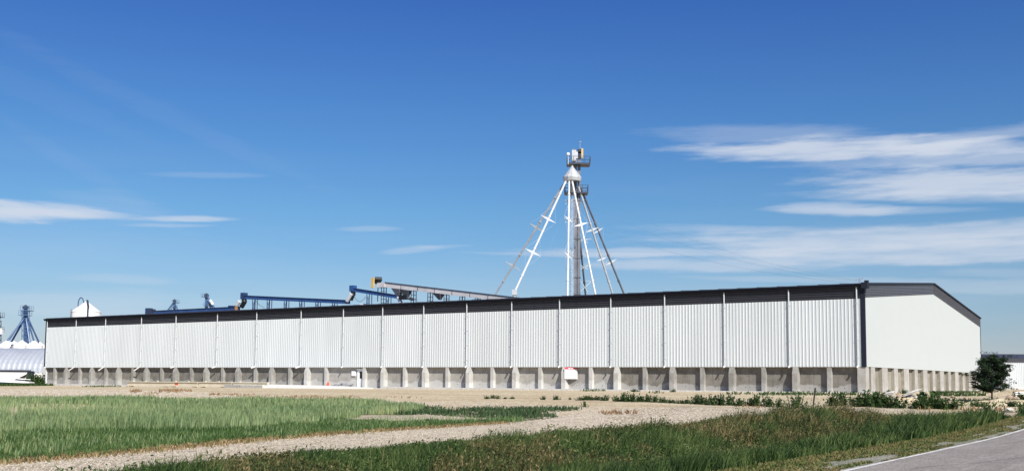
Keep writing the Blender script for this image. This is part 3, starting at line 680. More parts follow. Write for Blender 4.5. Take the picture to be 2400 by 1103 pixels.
for a, b in zip(edges[:-1], edges[1:]):
    ribbed(-b+0.004, -a-0.004, ZCB, ZB).build('wall_panel', M['cladding'], WH)
    hribbed(-b+0.004, -a-0.004, ZB+0.003, ZT-0.30, 0.0).build('fascia_panel', M['dark_trim'], WH)
# eave: gutter box along the whole wall
MB().prism([(0, -0.32, ZT-0.28), (0, -0.30, ZT), (0, 0.3, ZT+0.03), (0, 0.3, ZT-0.299)], (-LEN-0.25, 0, 0), (0.28, 0, 0)).build('gutter', M['gutter'], WH)
MB().beam((-LEN-0.3, -0.355, ZT-0.03), (0.3, -0.355, ZT-0.03), 0.07, 0.09).build('gutter_lip', M['corner'], WH)
wbox('soffit', -LEN+0.1, -0.36, 0.02, OV+0.1, ZCB-0.05, ZCB-0.004, M['conc_foot'])
# corner trims
for x0, x1 in ((-0.33, 0.06), (-LEN-0.06, -LEN+0.14)):
    MB().box(x0, x1, -0.09, 0.14, ZCB-0.02, ZT-0.31).build('corner_trim', M['corner'], WH)
MB().box(-0.18, 0.42, -0.42, 0.2, ZT-0.42, ZT+0.12).box(0.1, 0.42, -0.3, 0.1, ZT+0.12, ZT+0.3).build('gutter_end_box', M['corner'], WH)
# downspouts
def downspout(s, left):
    x = -s; b = MB(); y = -0.15; ztop = ZT-0.36; zb = ZCB+0.02
    b.tube((x, y, ztop+0.075), (x, y, zb), 0.068, n=8)
    o = b.build('downspout', M['downspout'], WH, True)
    k = MB()
    if left == 1: k.tube((x, y, zb+0.05), (x-0.75, y-0.35, zb-0.5), 0.085, n=8)
    elif left == 2: k.tube((x, y, zb+0.05), (x-0.5, y-0.25, zb-0.12), 0.085, n=8)
    else: k.tube((x, y, zb+0.05), (x-0.04, y-0.16, zb-0.10), 0.075, n=8)
    k.build('outlet_elbow', M['white'], o, True)
    for z in np.linspace(zb+0.8, ztop-1.4, 4): MB().box(x-0.085, x+0.085, y-0.074, 0.0, z-0.025, z+0.025).build('strap', M['downspout'], o)
for s in DS: downspout(s, 1 if 100 < s < 124 else (2 if 70 < s < 101 else 0))
# concrete base of the long wall
butt = [3.35+3.165*k for k in range(39)]
door_gap = 19
def zg(s): return 1.04-0.41*s/LEN
def zgl(ly): return 1.04+0.1*ly/WID
main_b = [k for k in range(39) if (k % 2 == 1)]
zb0 = 0.3
mesh_pan = {}
xsb = [0.0]+[b for i, b in enumerate(butt) if i != door_gap]+[LEN]
for a, b in zip(xsb[:-1], xsb[1:]):
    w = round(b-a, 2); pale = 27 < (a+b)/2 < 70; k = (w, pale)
    if k not in mesh_pan:
        m_ = MB()
        nseg = 1 if w < 4 else 2
        # form-joint grooves and tie holes are recessed geometry
        m_.box(0.004, w/2-0.012, OV, OV+0.3, 0, ZCB-0.06-zb0).box(w/2+0.012, w-0.004, OV, OV+0.3, 0, ZCB-0.06-zb0).box(w/2-0.012, w/2+0.012, OV+0.02, OV+0.3, 0, ZCB-0.06-zb0)
        me = m_.mesh('concrete_panel'); me.materials.append(M['conc_pale' if pale else 'conc_panel']); mesh_pan[k] = me
    place('concrete_panel', mesh_pan[k], WH, (-b, 0, zb0))
def butt_mesh(w, p0, p1):
    """side profile in y-z: flush at the cladding, sloping out to p1"""
    zt = ZCB-0.006-zb0
    if p1 > p0: prof = [(OV-0.004, 0), (-p1, 0), (-p1, zt-0.62), (-p0, zt), (OV-0.004, zt)]
    else: prof = [(OV-0.004, 0), (-p0, 0), (-p0, zt), (OV-0.004, zt)]
    b = MB().prism([(0, y, z) for y, z in prof], (-w/2, 0, 0), (w/2, 0, 0)); me = b.mesh('buttress'); me.materials.append(M['conc_butt']); return me
bm_main, bm_mid = butt_mesh(0.50, 0.03, 0.30), butt_mesh(0.40, 0.0, 0.0)
pm_main, pm_mid = bm_main.copy(), bm_mid.copy()
for q_ in (pm_main, pm_mid): q_.materials[0] = M['conc_butt_pale']
for k, s in enumerate(butt):
    if k == door_gap: continue
    place('buttress', (pm_main if 25 < s < 72 else bm_main) if k in main_b else (pm_mid if 25 < s < 72 else bm_mid), WH, (-s, 0, zb0))
MB().box(-LEN, -56.8, -0.46, OV+0.1, zb0, 0.95).box(-56.8, 0.4, -0.46, OV+0.1, zb0, 1.13).build('footing', M['conc_foot'], WH)
# tie holes
th = MB()
for a, b in zip(xsb[:-1], xsb[1:]):
    if a > 45: break
    for t in (0.3, 0.62):
        for z in (1.5, 2.75):
            x = -(a+(b-a)*t); th.box(x-0.035, x+0.035, OV-0.004, OV+0.02, z-0.035, z+0.035)
tag(th.build('tie_holes', M['black'], WH), kind='stuff')
# gable: concrete base with buttresses, white wall, dark band under the rake
gp = [2.0+4.35*k for k in range(13)]
ys_ = [0.0]+gp+[WID]
for a, b in zip(ys_[:-1], ys_[1:]):
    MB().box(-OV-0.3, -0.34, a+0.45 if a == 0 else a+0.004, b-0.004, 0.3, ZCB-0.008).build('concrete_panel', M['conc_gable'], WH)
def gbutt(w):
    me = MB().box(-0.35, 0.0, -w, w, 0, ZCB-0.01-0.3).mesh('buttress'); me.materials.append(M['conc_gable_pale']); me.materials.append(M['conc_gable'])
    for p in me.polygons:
        if abs(p.normal.y) > 0.5: p.material_index = 1      # side faces get darker concrete: deeper shade put into their colour
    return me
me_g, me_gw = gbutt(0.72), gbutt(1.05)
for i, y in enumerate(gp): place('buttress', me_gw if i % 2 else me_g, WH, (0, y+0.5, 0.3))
MB().box(-OV-0.3, 0.0, 0.0, 1.1, 0.3, ZCB-0.009).build('corner_pier', M['conc_gable_pale'], WH)
def rake(y): return ZT+RISE*(1-abs(y-WID/2)/(WID/2))
BAND = 1.22
gx0 = 0.02
# white gable wall in vertical sheets
ng = 64
for i in range(ng):
    a, b = 0.145+(WID-0.145)*i/ng, 0.145+(WID-0.145)*(i+1)/ng
    za, zb_ = rake(a)-BAND, rake(b)-BAND
    pts = [(0, a, ZCB), (0, b-0.003, ZCB), (0, b-0.003, zb_)]
    if a < WID/2 < b: pts.append((0, WID/2, rake(WID/2)-BAND))
    pts.append((0, a, za))
    MB().prism(pts, (-0.1, 0, 0), (gx0, 0, 0)).build('gable_panel', M['gable_white'], WH)
# dark ribbed band following the rake
for side in (0, 1):
    y0, y1 = (0.145, WID/2) if side == 0 else (WID/2, WID+0.1)
    n = 7; p = (BAND-0.12)/n
    MB().prism([(0, y0, rake(y0)-BAND), (0, y1, rake(y1)-BAND), (0, y1, rake(y1)-0.1), (0, y0, rake(y0)-0.1)], (-0.1, 0, 0), (0.035, 0, 0)).build('gable_fascia', M['gable_trim'], WH)
    rb = MB()
    for i in range(n):
        zo = -BAND+0.03+i*p
        rb.prism([(0, y0, rake(y0)+zo), (0, y1, rake(y1)+zo), (0, y1, rake(y1)+zo+p*0.5), (0, y0, rake(y0)+zo+p*0.5)], (0.035, 0, 0), (0.10, 0, 0))
    rb.build('fascia_rib', M['gable_trim'], WH)
    MB().prism([(0, y0-0.1*(side == 0), rake(y0)-0.10), (0, y1, rake(y1)-0.10), (0, y1, rake(y1)+0.06), (0, y0-0.1*(side == 0), rake(y0)+0.06)], (-0.1, 0, 0), (0.22, 0, 0)).build('rake_trim', M['corner'], WH)
MB().box(-0.2, 0.06, WID-0.12, WID+0.1, ZCB, rake(WID)-BAND).build('corner_trim', M['corner'], WH)
# roof slopes, back and far walls
for side in (0, 1):
    ya, yb = (-0.1, WID/2) if side == 0 else (WID/2, WID+0.4)
    za = ZT+0.035 if side == 0 else ZT+RISE; zc = ZT+RISE if side == 0 else ZT-0.03
    rf = MB().prism([(0, ya, za-0.02), (0, yb, zc-0.02), (0, yb, zc+0.05), (0, ya, za+0.05)], (-LEN-0.1, 0, 0), (0.1, 0, 0))
    for i in range(64):
        x = -LEN+i*LEN/63.0*0.998+0.05
        rf.prism([(0, ya, za+0.05), (0, yb, zc+0.05), (0, yb, zc+0.09), (0, ya, za+0.09)], (x, 0, 0), (x+0.06, 0, 0))
    rf.build('roof', M['roof'], WH)
MB().prism([(0, 0.2, 0.3), (0, WID, 0.3), (0, WID, ZT-0.05), (0, WID/2, ZT+RISE-0.05), (0, 0.2, ZT-0.05)], (-LEN+0.02, 0, 0), (-LEN+0.12, 0, 0)).build('end_wall', M['cladding'], WH)
wbox('back_wall', -LEN+0.13, -0.11, WID-0.1, WID, 0.3, ZT-0.05, M['cladding'])
# door with window
zd = zg(61)+0.20
xd0, xd1 = -61.66, -60.62
fr = MB().box(xd0-0.02, xd0+0.07, OV-0.10, OV-0.003, zd, zd+2.12).box(xd1-0.07, xd1+0.02, OV-0.10, OV-0.003, zd, zd+2.12).box(xd0-0.1, xd1+0.1, OV-0.12, OV-0.003, zd+2.12, zd+2.22)
dr = MB().box(xd0+0.075, xd0+0.30, OV-0.06, OV-0.003, zd, zd+2.11).box(xd1-0.30, xd1-0.075, OV-0.06, OV-0.003, zd, zd+2.11).box(xd0+0.301, xd1-0.301, OV-0.06, OV-0.003, zd, zd+1.02).box(xd0+0.301, xd1-0.301, OV-0.06, OV-0.003, zd+1.92, zd+2.11).build('door', M['white'], WH)
fr.build('door_frame', M['white'], dr)
MB().box(xd0+0.302, xd1-0.302, OV-0.03, OV-0.012, zd+1.021, zd+1.919).build('window', M['glass'], dr)
MB().tube((xd1-0.16, OV-0.06, zd+1.0), (xd1-0.16, OV-0.13, zd+1.0), 0.03).tube((xd1-0.16, OV-0.13, zd+1.0), (xd1-0.28, OV-0.13, zd+1.0), 0.018).build('handle', M['galv_dark'], dr)
MB().box(-62.62, -61.98, OV-0.14, OV-0.003, zd+1.35, zd+2.0).box(-62.58, -62.02, OV-0.155, OV-0.14, zd+1.39, zd+1.96).build('electrical_box', M['white'], WH)
def W2(x, y, z): return Vector((C0.x, C0.y, 0))+Vector((-D.x*x+GD.x*y, -D.y*x+GD.y*y, z))

# ------------------------------------------------------------------ sign on the buttress
ks = 9; xs_ = -butt[ks]+0.25
SG = thing('notice_sign', 'white notice board with red heading fixed across the concrete niche', 'sign', W2(xs_, 0, 0), -ANG)
def spr(name, m, u0, u1, z0, z1, t0, t1, parent=SG):
    a = Vector((-0.05, -0.36, 0)); bb = Vector((1.12, 0.36, 0)); dd_ = bb-a; nrm = Vector((dd_.y, -dd_.x, 0)).normalized()
    p = lambda u, t, z: a+dd_*u+nrm*t+Vector((0, 0, z))
    return MB().add([p(u, t, z) for z in (z0, z1) for t in (t0, t1) for u in (u0, u1)], [(0, 2, 3, 1), (4, 5, 7, 6), (0, 1, 5, 4), (2, 6, 7, 3), (0, 4, 6, 2), (1, 3, 7, 5)]).build(name, m, parent)
ztop = ZCB+0.0
brd = spr('board', M['sign_white'], 0, 1, ztop-1.28, ztop-0.03, 0, 0.03)
hd = spr('heading', M['sign_red'], 0.0, 1.0, ztop-0.26, ztop-0.03, 0.031, 0.036)
spr('emblem', M['sign_white'], 0.30, 0.44, ztop-0.20, ztop-0.10, 0.037, 0.040, hd); spr('emblem', M['sign_white'], 0.48, 0.66, ztop-0.18, ztop-0.12, 0.037, 0.040, hd)
for (u0, u1, dz, t) in ((0.14, 0.5, 0.46, .02), (0.14, 0.78, 0.66, .025), (0.12, 0.55, 0.78, .025), (0.2, 0.86, 0.95, .05), (0.14, 0.6, 1.05, .02), (0.14, 0.8, 1.14, .02)):
    spr('text_line', M['sign_grey'], u0, u1, ztop-dz-t, ztop-dz, 0.031, 0.035)

# ------------------------------------------------------------------ ramp slab, cone, beams at the wall foot
def g3(x, y, dz=0): p = W2(x, y, 0); return Vector((p.x, p.y, h1(p.x, p.y)+dz))
RP = thing('concrete_ramp', 'low white concrete ramp sloping along the wall beside the door', 'ramp', W2(-66, -1.4, h1(*W2(-66, -1.4, 0)[:2])), -ANG)
zr = RP.location.z; zf = zg(61)+0.20
b = MB()
top = [(-16.5, 0.98, 0.30), (-10.5, 0.98, 0.42), (0.5, 0.98, 0.35), (7.6, 0.98, 0.16), (7.6, -1.6, -0.02), (0.5, -3.4, -0.02), (-5.5, -4.4, 0.05), (-10.5, -3.2, 0.28), (-16.5, -1.2, 0.30)]
n = len(top); vs_ = [(x, y, z) for x, y, z in top]+[(x, y, -0.4) for x, y, z in top]+[(-4, -1.2, 0.32)]
b.add(vs_, [(i, (i+1) % n, 2*n) for i in range(n)]+[(i, n+i, n+(i+1) % n, (i+1) % n) for i in range(n)]+[tuple(range(2*n-1, n-1, -1))])
b.build('slab', M['slab'], RP)
kb = MB().prism([(-16.6, -1.22, 0), (-10.5, -3.24, 0), (-5.5, -4.45, 0), (-5.5, -4.6, 0), (-10.6, -3.42, 0), (-16.6, -1.42, 0)], (0, 0, -0.3), (0, 0, 0.33)).build('side_wall', M['conc_foot'], RP)
cpos = on_plane(774, 897, 0)  # position along the wall
CN = thing('traffic_cone', 'orange traffic cone standing on the white ramp below the wall', 'traffic cone', W2(cpos.x, -0.4, zr+0.33))
MB().lathe((0, 0, 0), [(0.19, 0.03), (0.18, 0.10), (0.14, 0.30), (0.07, 0.50), (0.03, 0.54)], 14).build('cone_body', M['orange'], CN, True)
MB().box(-0.23, 0.23, -0.23, 0.23, 0, 0.03).build('base', M['orange'], CN)
dbp = on_plane(802, 897, 0)
db = MB()
for i in range(9):
    x = -1.1+i*0.27; db.beam((x, random.uniform(-.2, .2), 0.02), (x+random.uniform(.3, .6), random.uniform(-.2, .2), random.uniform(.08, .3)), 0.10, 0.08)
o = db.build('debris_heap', M['galv_dull'], None, loc=W2(dbp.x, -0.3, zr+0.33)); tag(o, 'small heap of grey debris lying on the ramp left of the door', 'debris')
# long cream beams lying in front of the wall
for i, (p0, p1, y0, lab) in enumerate([(300, 398, 1, 'leftmost of the cream steel beams lying end to end before the wall'), (398, 466, 1, 'second cream steel beam from the left lying before the wall'), (467, 546, 1, 'third cream steel beam from the left lying before the wall'), (547, 630, 1, 'rightmost cream steel beam, ending at the concrete ramp')]):
    a = on_plane(p0, 900, -3.0); c = on_plane(p1-1, 900, -3.0); L_ = c.x-a.x
    pa, pc = g3(a.x, -3.0), g3(c.x, -3.0); z = min(pa.z, pc.z)
    BT = thing('steel_beam', lab, 'beam', (pa.x, pa.y, z), -ANG, 'cream steel beams lying along the foot of the wall')
    BT.scale = (1, 1, 1.4)
    MB().box(0, L_, -0.12, 0.12, 0.14, 0.46).build('web', M['cream'], BT)
    MB().box(0, L_, -0.24, 0.24, 0.461, 0.53).box(0, L_, -0.24, 0.24, 0.07, 0.139).build('flange', M['cream'], BT)
    k = MB()
    for q in np.arange(1.2, L_-0.3, 2.6): k.box(q, q+0.12, -0.10, 0.10, 0.531, 0.62)
    k.build('lug', M['cream'], BT)
    MB().box(0.6, 0.9, -0.3, 0.3, -0.05, 0.069).box(L_-0.9, L_-0.6, -0.3, 0.3, -0.05, 0.069).build('block', M['brown'], BT)
    if i == 1: MB().box(0.2*L_, 0.2*L_+0.7, -0.128, -0.121, 0.2, 0.4).build('tag', M['orange'], BT)

# ------------------------------------------------------------------ roof conveyors
YR = 31.0
def local_thing(name, label, cat, x, y, z, group=None): return thing(name, label, cat, W2(x, y, z), -ANG, group)
ZR = rake(YR)+0.08
def conveyor(p_ul, p_ur, th, m, label, legs, ladder=False, lean_m=None, group=None):
    """p_ul, p_ur: photo pixels of the upper edge at both ends; th: depth in pixels"""
    A = on_plane(*p_ul, YR); B = on_plane(*p_ur, YR)
    A2 = on_plane(p_ul[0], p_ul[1]+th, YR); H_ = A.z-A2.z
    T = local_thing('conveyor', label, 'conveyor', A.x, YR, ZR, group); org = Vector((A.x, YR, ZR))
    b = MB(org); up = Vector((0, 0, H_))
    b.prism([A-up, B-up*0.95, B, A], (0, -0.3, 0), (0, 0.3, 0)); b.build('trough', m, T)
    b = MB(org).prism([A+Vector((0, 0, 0.001)), B+Vector((0, 0, 0.001)), B+Vector((0, 0, 0.09)), A+Vector((0, 0, 0.09))], (0, -0.42, 0), (0, 0.42, 0)); b.build('cover', M['steel_dark'] if m is M['silver'] else M['blue_dark'], T)
    fl = MB(org)
    n = int((B-A).length/3.1)
    for i in range(1, n):
        q = A+(B-A)*i/n; fl.box(q.x-0.04, q.x+0.04, -0.35+YR, 0.35+YR, q.z-H_*0.98, q.z-0.004)
    fl.build('joint_flange', M['galv_dull'] if m is M['silver'] else M['blue_dark'], T)
    for px in legs:
        lo, hi, steps = -200, 60, 40
        x = on_plane(px, p_ul[1], YR).x; t = (x-A.x)/(B.x-A.x); zt = A.z+(B.z-A.z)*t-H_
        if zt-ZR < 0.15: continue
        l = MB(org); w = 0.26
        for sx in (-w, w):
            for sy in (-0.3, 0.3): l.beam((x+sx, YR+sy, ZR), (x+sx, YR+sy, zt+0.02), 0.09, 0.09)
        if ladder:
            for z in np.arange(zt-0.06, ZR, -0.62): l.beam((x-w, YR-0.3, z), (x+w, YR-0.3, z), 0.07, 0.07); l.beam((x-w, YR+0.3, z), (x+w, YR+0.3, z), 0.07, 0.07)
        else:
            l.beam((x-w, YR-0.3, ZR), (x+w, YR-0.3, zt), 0.05, 0.05); l.beam((x+w, YR-0.3, ZR), (x-w, YR-0.3, zt), 0.05, 0.05)
        l.build('support_leg', M['steel_dark'] if m is M['silver'] else M['blue_dark'], T)
    return T, org, A, B, H_
def px_loc(px, py): return on_plane(px, py, YR)
def head_box(T, org, x0, y0, x1, y1, m, name='head'):
    a, c = px_loc(x0, y0), px_loc(x1, y1)
    return MB(org).box(min(a.x, c.x), max(a.x, c.x), YR-0.45, YR+0.45, min(a.z, c.z), max(a.z, c.z)).build(name, m, T)
GRC = 'conveyors along the roof ridge'
# blue conveyor 1, far left
T, org, A, B, H_ = conveyor((360, 729), (560, 719), 6.5, M['blue'], 'leftmost blue conveyor trough lying low along the roof edge', [], group=GRC)
head_box(T, org, 345, 722, 353, 742, M['blue_dark']); head_box(T, org, 354, 724, 360, 736, M['steel_dark'], 'motor')
head_box(T, org, 539, 716, 545, 719, M['blue_dark'], 'inspection_box'); head_box(T, org, 547, 716, 551, 719, M['blue_dark'], 'inspection_box')
# blue conveyor 2
T, org, A, B, H_ = conveyor((577, 693), (818, 704), 7.5, M['blue'], 'middle blue conveyor on braced legs sloping down to the right', [598, 632, 672, 708, 746, 785], group=GRC)
head_box(T, org, 568, 686, 576, 700, M['blue_dark'])
MB(org).tube(px_loc(572, 700), px_loc(573, 708), 0.45, n=10).tube(px_loc(573, 707), px_loc(566, 719), 0.42, n=10).build('elbow', M['black'], T, True)
MB(org).tube(px_loc(568, 706)+Vector((0, -0.7, 0)), px_loc(562, 716)+Vector((0, -0.7, 0)), 0.33, n=10).build('discharge_spout', M['spout'], T, True)
MB(org).tube(px_loc(561, 716)+Vector((0, -0.7, 0)), px_loc(560.5, 727)+Vector((0, -0.7, 0)), 0.30, n=10).build('collar', M['brown'], T, True)
def dome(px, py, r, label):
    p = px_loc(px, py); o = MB().lathe((0, 0, 0), [(r, 0), (r*0.98, 0.25*r), (r*0.72, 0.52*r), (r*0.3, 0.68*r), (0.05, 0.72*r)], 18).build('roof_vent', M['binwhite'], None, True, loc=W2(p.x, YR+1.2, ZR-0.15)); tag(o, label, 'roof vent')
dome(583, 720, 1.1, 'white domed roof vent below the head of the middle blue conveyor')
dome(841, 708, 1.5, 'white domed roof vent below the head of the right blue conveyor')
def cable_in(T, org, p, q, sag, r=0.035):
    a, c = px_loc(*p), px_loc(*q); pts = [a+(c-a)*t-Vector((0, 0.5, 4*sag*t*(1-t))) for t in np.linspace(0, 1, 9)]
    MB(org).path(pts, r, 5).build('cable', M['steel_dark'], T)
cable_in(T, org, (603, 702), (625, 720), 0.3)
# blue conveyor 3
T, org, A, B, H_ = conveyor((832, 676), (932, 692), 7.5, M['blue'], 'right blue conveyor sloping down behind the silver one', [866, 911], group=GRC)
head_box(T, org, 823, 669, 832, 682, M['blue'])
MB(org).tube(px_loc(828, 682), px_loc(827, 692), 0.42, n=10).tube(px_loc(827, 690), px_loc(822, 702), 0.38, n=10).build('elbow', M['black'], T, True)
MB(org).tube(px_loc(830, 689)+Vector((0, -0.7, 0)), px_loc(820, 706)+Vector((0, -0.7, 0)), 0.30, n=10).build('discharge_spout', M['spout'], T, True)
cable_in(T, org, (831, 686), (862, 695), 1.1)
# silver conveyor
T, org, A, B, H_ = conveyor((905, 662), (1235, 700), 11, M['silver'], 'long silver conveyor on ladder-like legs with yellow drive guard at its head', [900, 970, 1009, 1047, 1084, 1120], True, group=GRC)
head_box(T, org, 888, 663, 905, 673, M['silver'])
a = px_loc(877, 651); c = px_loc(882, 675)
MB(org).box(a.x, c.x, YR-0.75, YR-0.45, c.z, a.z).box(a.x, c.x, YR-0.451, YR+0.1, (a.z+c.z)/2, a.z-0.1).build('drive_guard', M['yellow'], T)
p = px_loc(888, 654)
MB(org).tube(p+Vector((-0.35, -0.5, 0)), p+Vector((0.35, 0.3, 0)), 0.36, n=12).box(p.x-0.5, p.x+0.2, YR-0.4, YR+0.3, p.z-0.75, p.z-0.3).build('motor', M['black'], T, True)
MB(org).beam(px_loc(886, 674), px_loc(885, 706), 0.1, 0.1).build('support_leg', M['steel_dark'], T)
for (x0, x1, yt, xb0, xb1, yb, mm) in ((922, 940, 675, 932, 938, 696, 'galv_dull'), (944, 961, 678, 949, 955, 698, 'galv_dark'), (1018, 1036, 686, 1029, 1033, 702, 'galv_dark')):
    b = MB(org); pt = [px_loc(x0, yt), px_loc(x1, yt+2), px_loc(xb1, yb), px_loc(xb0, yb)]
    v = [pt[0]+Vector((0, s*0.6, 0)) for s in (-1, 1)]+[pt[1]+Vector((0, s*0.6, 0)) for s in (-1, 1)]+[pt[2]+Vector((0, s*0.2, 0)) for s in (-1, 1)]+[pt[3]+Vector((0, s*0.2, 0)) for s in (-1, 1)]
    b.add(v, [(0, 2, 3, 1), (0, 6, 4, 2), (1, 3, 5, 7), (2, 4, 5, 3), (0, 1, 7, 6), (4, 6, 7, 5)]).build('hopper', M[mm], T)
MB(org).tube(px_loc(933, 696), px_loc(940, 709), 0.30, n=10).build('discharge_spout', M['spout'], T, True)
MB(org).box(px_loc(940, 700).x, px_loc(955, 700).x, YR-0.5, YR+0.5, px_loc(950, 701).z, px_loc(950, 691).z).build('gearbox', M['black'], T)
MB(org).tube(px_loc(957, 698), px_loc(968, 701), 0.22, n=8).beam(px_loc(960, 702), px_loc(977, 701), 0.3, 0.12).build('gate_actuator', M['galv_dull'], T)
p = on_plane(767, 722, 12); 

# ------------------------------------------------------------------ grain leg tower
TY = 185.0
def tp(px, py, Y=TY): return at(px, py, Y)
base = tp(1352, 700); base.z = h1(base.x, base.y)
LT = thing('grain_elevator', 'tall silver grain elevator leg with a fan of spouts rising behind the warehouse', 'grain elevator', tuple(base)); LO = tuple(base)
def tz(py, px=1350, Y=TY): return tp(px, py, Y).z
xc = tp(1353, 550).x
cas = MB(LO).box(tp(1345, 550).x, tp(1351.5, 550).x, TY-0.35, TY+0.35, LO[2], tz(375)).box(tp(1353.5, 550).x, tp(1360, 550).x, TY-0.35, TY+0.35, LO[2], tz(375)).build('leg_casing', M['galv_dull'], LT)
fl = MB(LO)
for py in (470, 513, 560, 605, 650, 690, 730): fl.box(tp(1344, 550).x, tp(1361, 550).x, TY-0.42, TY+0.42, tz(py)-0.08, tz(py)+0.08)
fl.build('flange', M['galv_dark'], LT)
MB(LO).box(tp(1351.6, 550).x, tp(1353.4, 550).x, TY-0.2, TY+0.2, LO[2], tz(440)).build('casing_web', M['galv_dark'], LT)
# head with drive
MB(LO).box(tp(1340, 360).x, tp(1350, 360).x, TY-0.6, TY+0.5, tz(378), tz(353)).box(tp(1350, 360).x, tp(1354, 360).x, TY-0.5, TY+0.5, tz(372), tz(357)).build('head', M['galv'], LT)
MB(LO).prism([tp(1340, 352.5), tp(1350, 352.5), tp(1347, 350), tp(1342, 351)], (0, -0.6, 0), (0, 0.5, 0)).build('head_hood', M['galv_dull'], LT)
MB(LO).box(tp(1362, 360).x, tp(1366.5, 360).x, TY-0.5, TY+0.2, tz(371), tz(349)).build('drive_guard', M['yellow'], LT)
MB(LO).tube(tp(1354, 355), tp(1362, 355), 0.42, n=12).box(tp(1355, 370).x, tp(1361, 370).x, TY-0.3, TY+0.3, tz(375), tz(362)).build('motor', M['black'], LT, True)
MB(LO).tube(tp(1338.5, 366), tp(1349, 366), 0.45, n=12).tube(tp(1344, 370), tp(1341.6, 391), 0.36, 0.14, n=12).build('discharge_head', M['galv'], LT, True)
def platform(x0, x1, y0, y1, py, rail):
    A_, B_ = tp(x0, py).x, tp(x1, py).x; z = tz(py)
    o = MB(LO).box(A_, B_, TY+y0, TY+y1, z-0.22, z).build('platform', M['steel_dark'], LT)
    r = MB(LO); hh = rail
    for X in np.linspace(A_, B_, 5):
        for Y in (TY+y0, TY+y1): r.beam((X, Y, z), (X, Y, z+hh), 0.07, 0.07)
    for Y in np.linspace(TY+y0, TY+y1, 3)[1:-1]:
        for X in (A_, B_): r.beam((X, Y, z), (X, Y, z+hh), 0.07, 0.07)
    for k in (0.5, 1.0):
        for Y in (TY+y0, TY+y1): r.beam((A_, Y, z+hh*k), (B_, Y, z+hh*k), 0.07, 0.07)
        for X in (A_, B_): r.beam((X, TY+y0, z+hh*k), (X, TY+y1, z+hh*k), 0.07, 0.07)
    r.build('railing', M['steel_dark'], o)
platform(1329.5, 1382.5, -1.4, 1.4, 385, 1.15); platform(1324, 1377.5, -1.2, 1.4, 452, 1.2)
# distributor cone
dc = tp(1341, 420, TY-1.1)
def dz_(py): return tp(1341, py, TY-1.1).z-dc.z
MB(LO).lathe(dc, [(1.5, dz_(425)), (1.66, dz_(417)), (1.62, dz_(415)), (0.16, dz_(390)), (0.14, dz_(388))], 12).build('distributor', M['galv'], LT)
MB(LO).tube(dc+Vector((0, 0, dz_(425))), dc+Vector((0, 0, dz_(452))), 0.5, n=10).build('distributor_core', M['galv_dark'], LT, True)
# antenna and dish
dsh = MB(LO).lathe(tp(1331.5, 361, TY-1.4)-Vector((0, 0, 0)), [(0.05, -0.29), (0.25, -0.2), (0.31, 0), (0.25, 0.2), (0.05, 0.29)], 12)
dsh.tube(tp(1331.5, 365, TY-1.4), tp(1331.5, 385, TY-1.4), 0.05); dsh.build('dish', M['white'], LT, True)
MB(LO).tube(tp(1359.5, 352), tp(1359.5, 333), 0.035).lathe(tp(1359.5, 332.5), [(0.03, -0.1), (0.2, -0.06), (0.22, 0.04), (0.03, 0.1)], 10).build('lightning_rod', M['galv'], LT)
# ladder with cage
ld = MB(LO); xl0, xl1 = tp(1338.5, 550).x, tp(1342.5, 550).x
for X in (xl0, xl1): ld.beam((X, TY-0.3, LO[2]), (X, TY-0.3, tz(452)), 0.06, 0.06)
for z in np.arange(LO[2]+1, tz(452), 0.42): ld.beam((xl0, TY-0.3, z), (xl1, TY-0.3, z), 0.05, 0.05)
ld.build('ladder', M['galv'], LT)
cg = MB(LO)
for X in (xl0-0.15, (xl0+xl1)/2, xl1+0.15): cg.beam((X, TY-0.95, LO[2]+3), (X, TY-0.95, tz(455)), 0.035, 0.035)
for z in np.arange(LO[2]+3, tz(455), 1.25):
    cg.path([(xl0-0.15, TY-0.3, z), (xl0-0.15, TY-0.8, z), ((xl0+xl1)/2, TY-0.98, z), (xl1+0.15, TY-0.8, z), (xl1+0.15, TY-0.3, z)], 0.03, 4)
cg.build('ladder_cage', M['galv'], LT)
# stand-off braces between casing and spouts, as the photo shows right of the casing
br = MB(LO)
for py, x1 in ((513, 1343), (595, 1343), (470, 1340)):
    br.beam(tp(1324, py), tp(1346, py), 0.09, 0.09); br.beam(tp(1324, py+8, TY-1.2), tp(1346, py-2), 0.08, 0.08); br.beam(tp(1322, py-2, TY-1.2), tp(1345, py+8), 0.08, 0.08)
for y0, y1 in ((622, 632), (658, 684), (560, 566)):
    br.beam(tp(1361, y0), tp(1378, y0+9 if y0 != 658 else 684), 0.12, 0.1); br.beam(tp(1361, y1-2), tp(1386 if y0 == 658 else 1378, y0+1), 0.12, 0.1); br.beam(tp(1372, y0), tp(1386, y0), 0.07, 0.07)
br.build('brace', M['galv'], LT)
# spouts; foot depth differs so the fan has real spread
SP = [((1322, 430), (1158, 694), -0.5, 9.0, 0.17, 'galv', [(1254, 531, 17, 9), (1202, 621, 17, 9)]),
      ((1326, 425), (1206, 684), -2.4, -9.0, 0.18, 'spout', [(1286, 516, 18, 8), (1249, 594, 19, 8)]),
      ((1334, 425), (1330, 697), -2.6, -11.0, 0.17, 'spout', [(1333, 517, 11, 7), (1331, 602, 9, 7)]),
      ((1341, 425), (1397, 697), -2.6, -9.0, 0.17, 'spout', [(1364, 529, 17, -6)]),
      ((1356, 438), (1438, 695), -1.2, 5.0, 0.17, 'galv', [(1386, 537, 16, -7), (1410, 606, 12, -5)]),
      ((1360, 438), (1464, 692), -0.2, 10.0, 0.17, 'galv_dull', [(1405, 538, 12, -8), (1432, 612, 14, -8)]),
      ((1346, 432), (1373, 697), 0.6, 12.0, 0.17, 'galv_dark', [])]
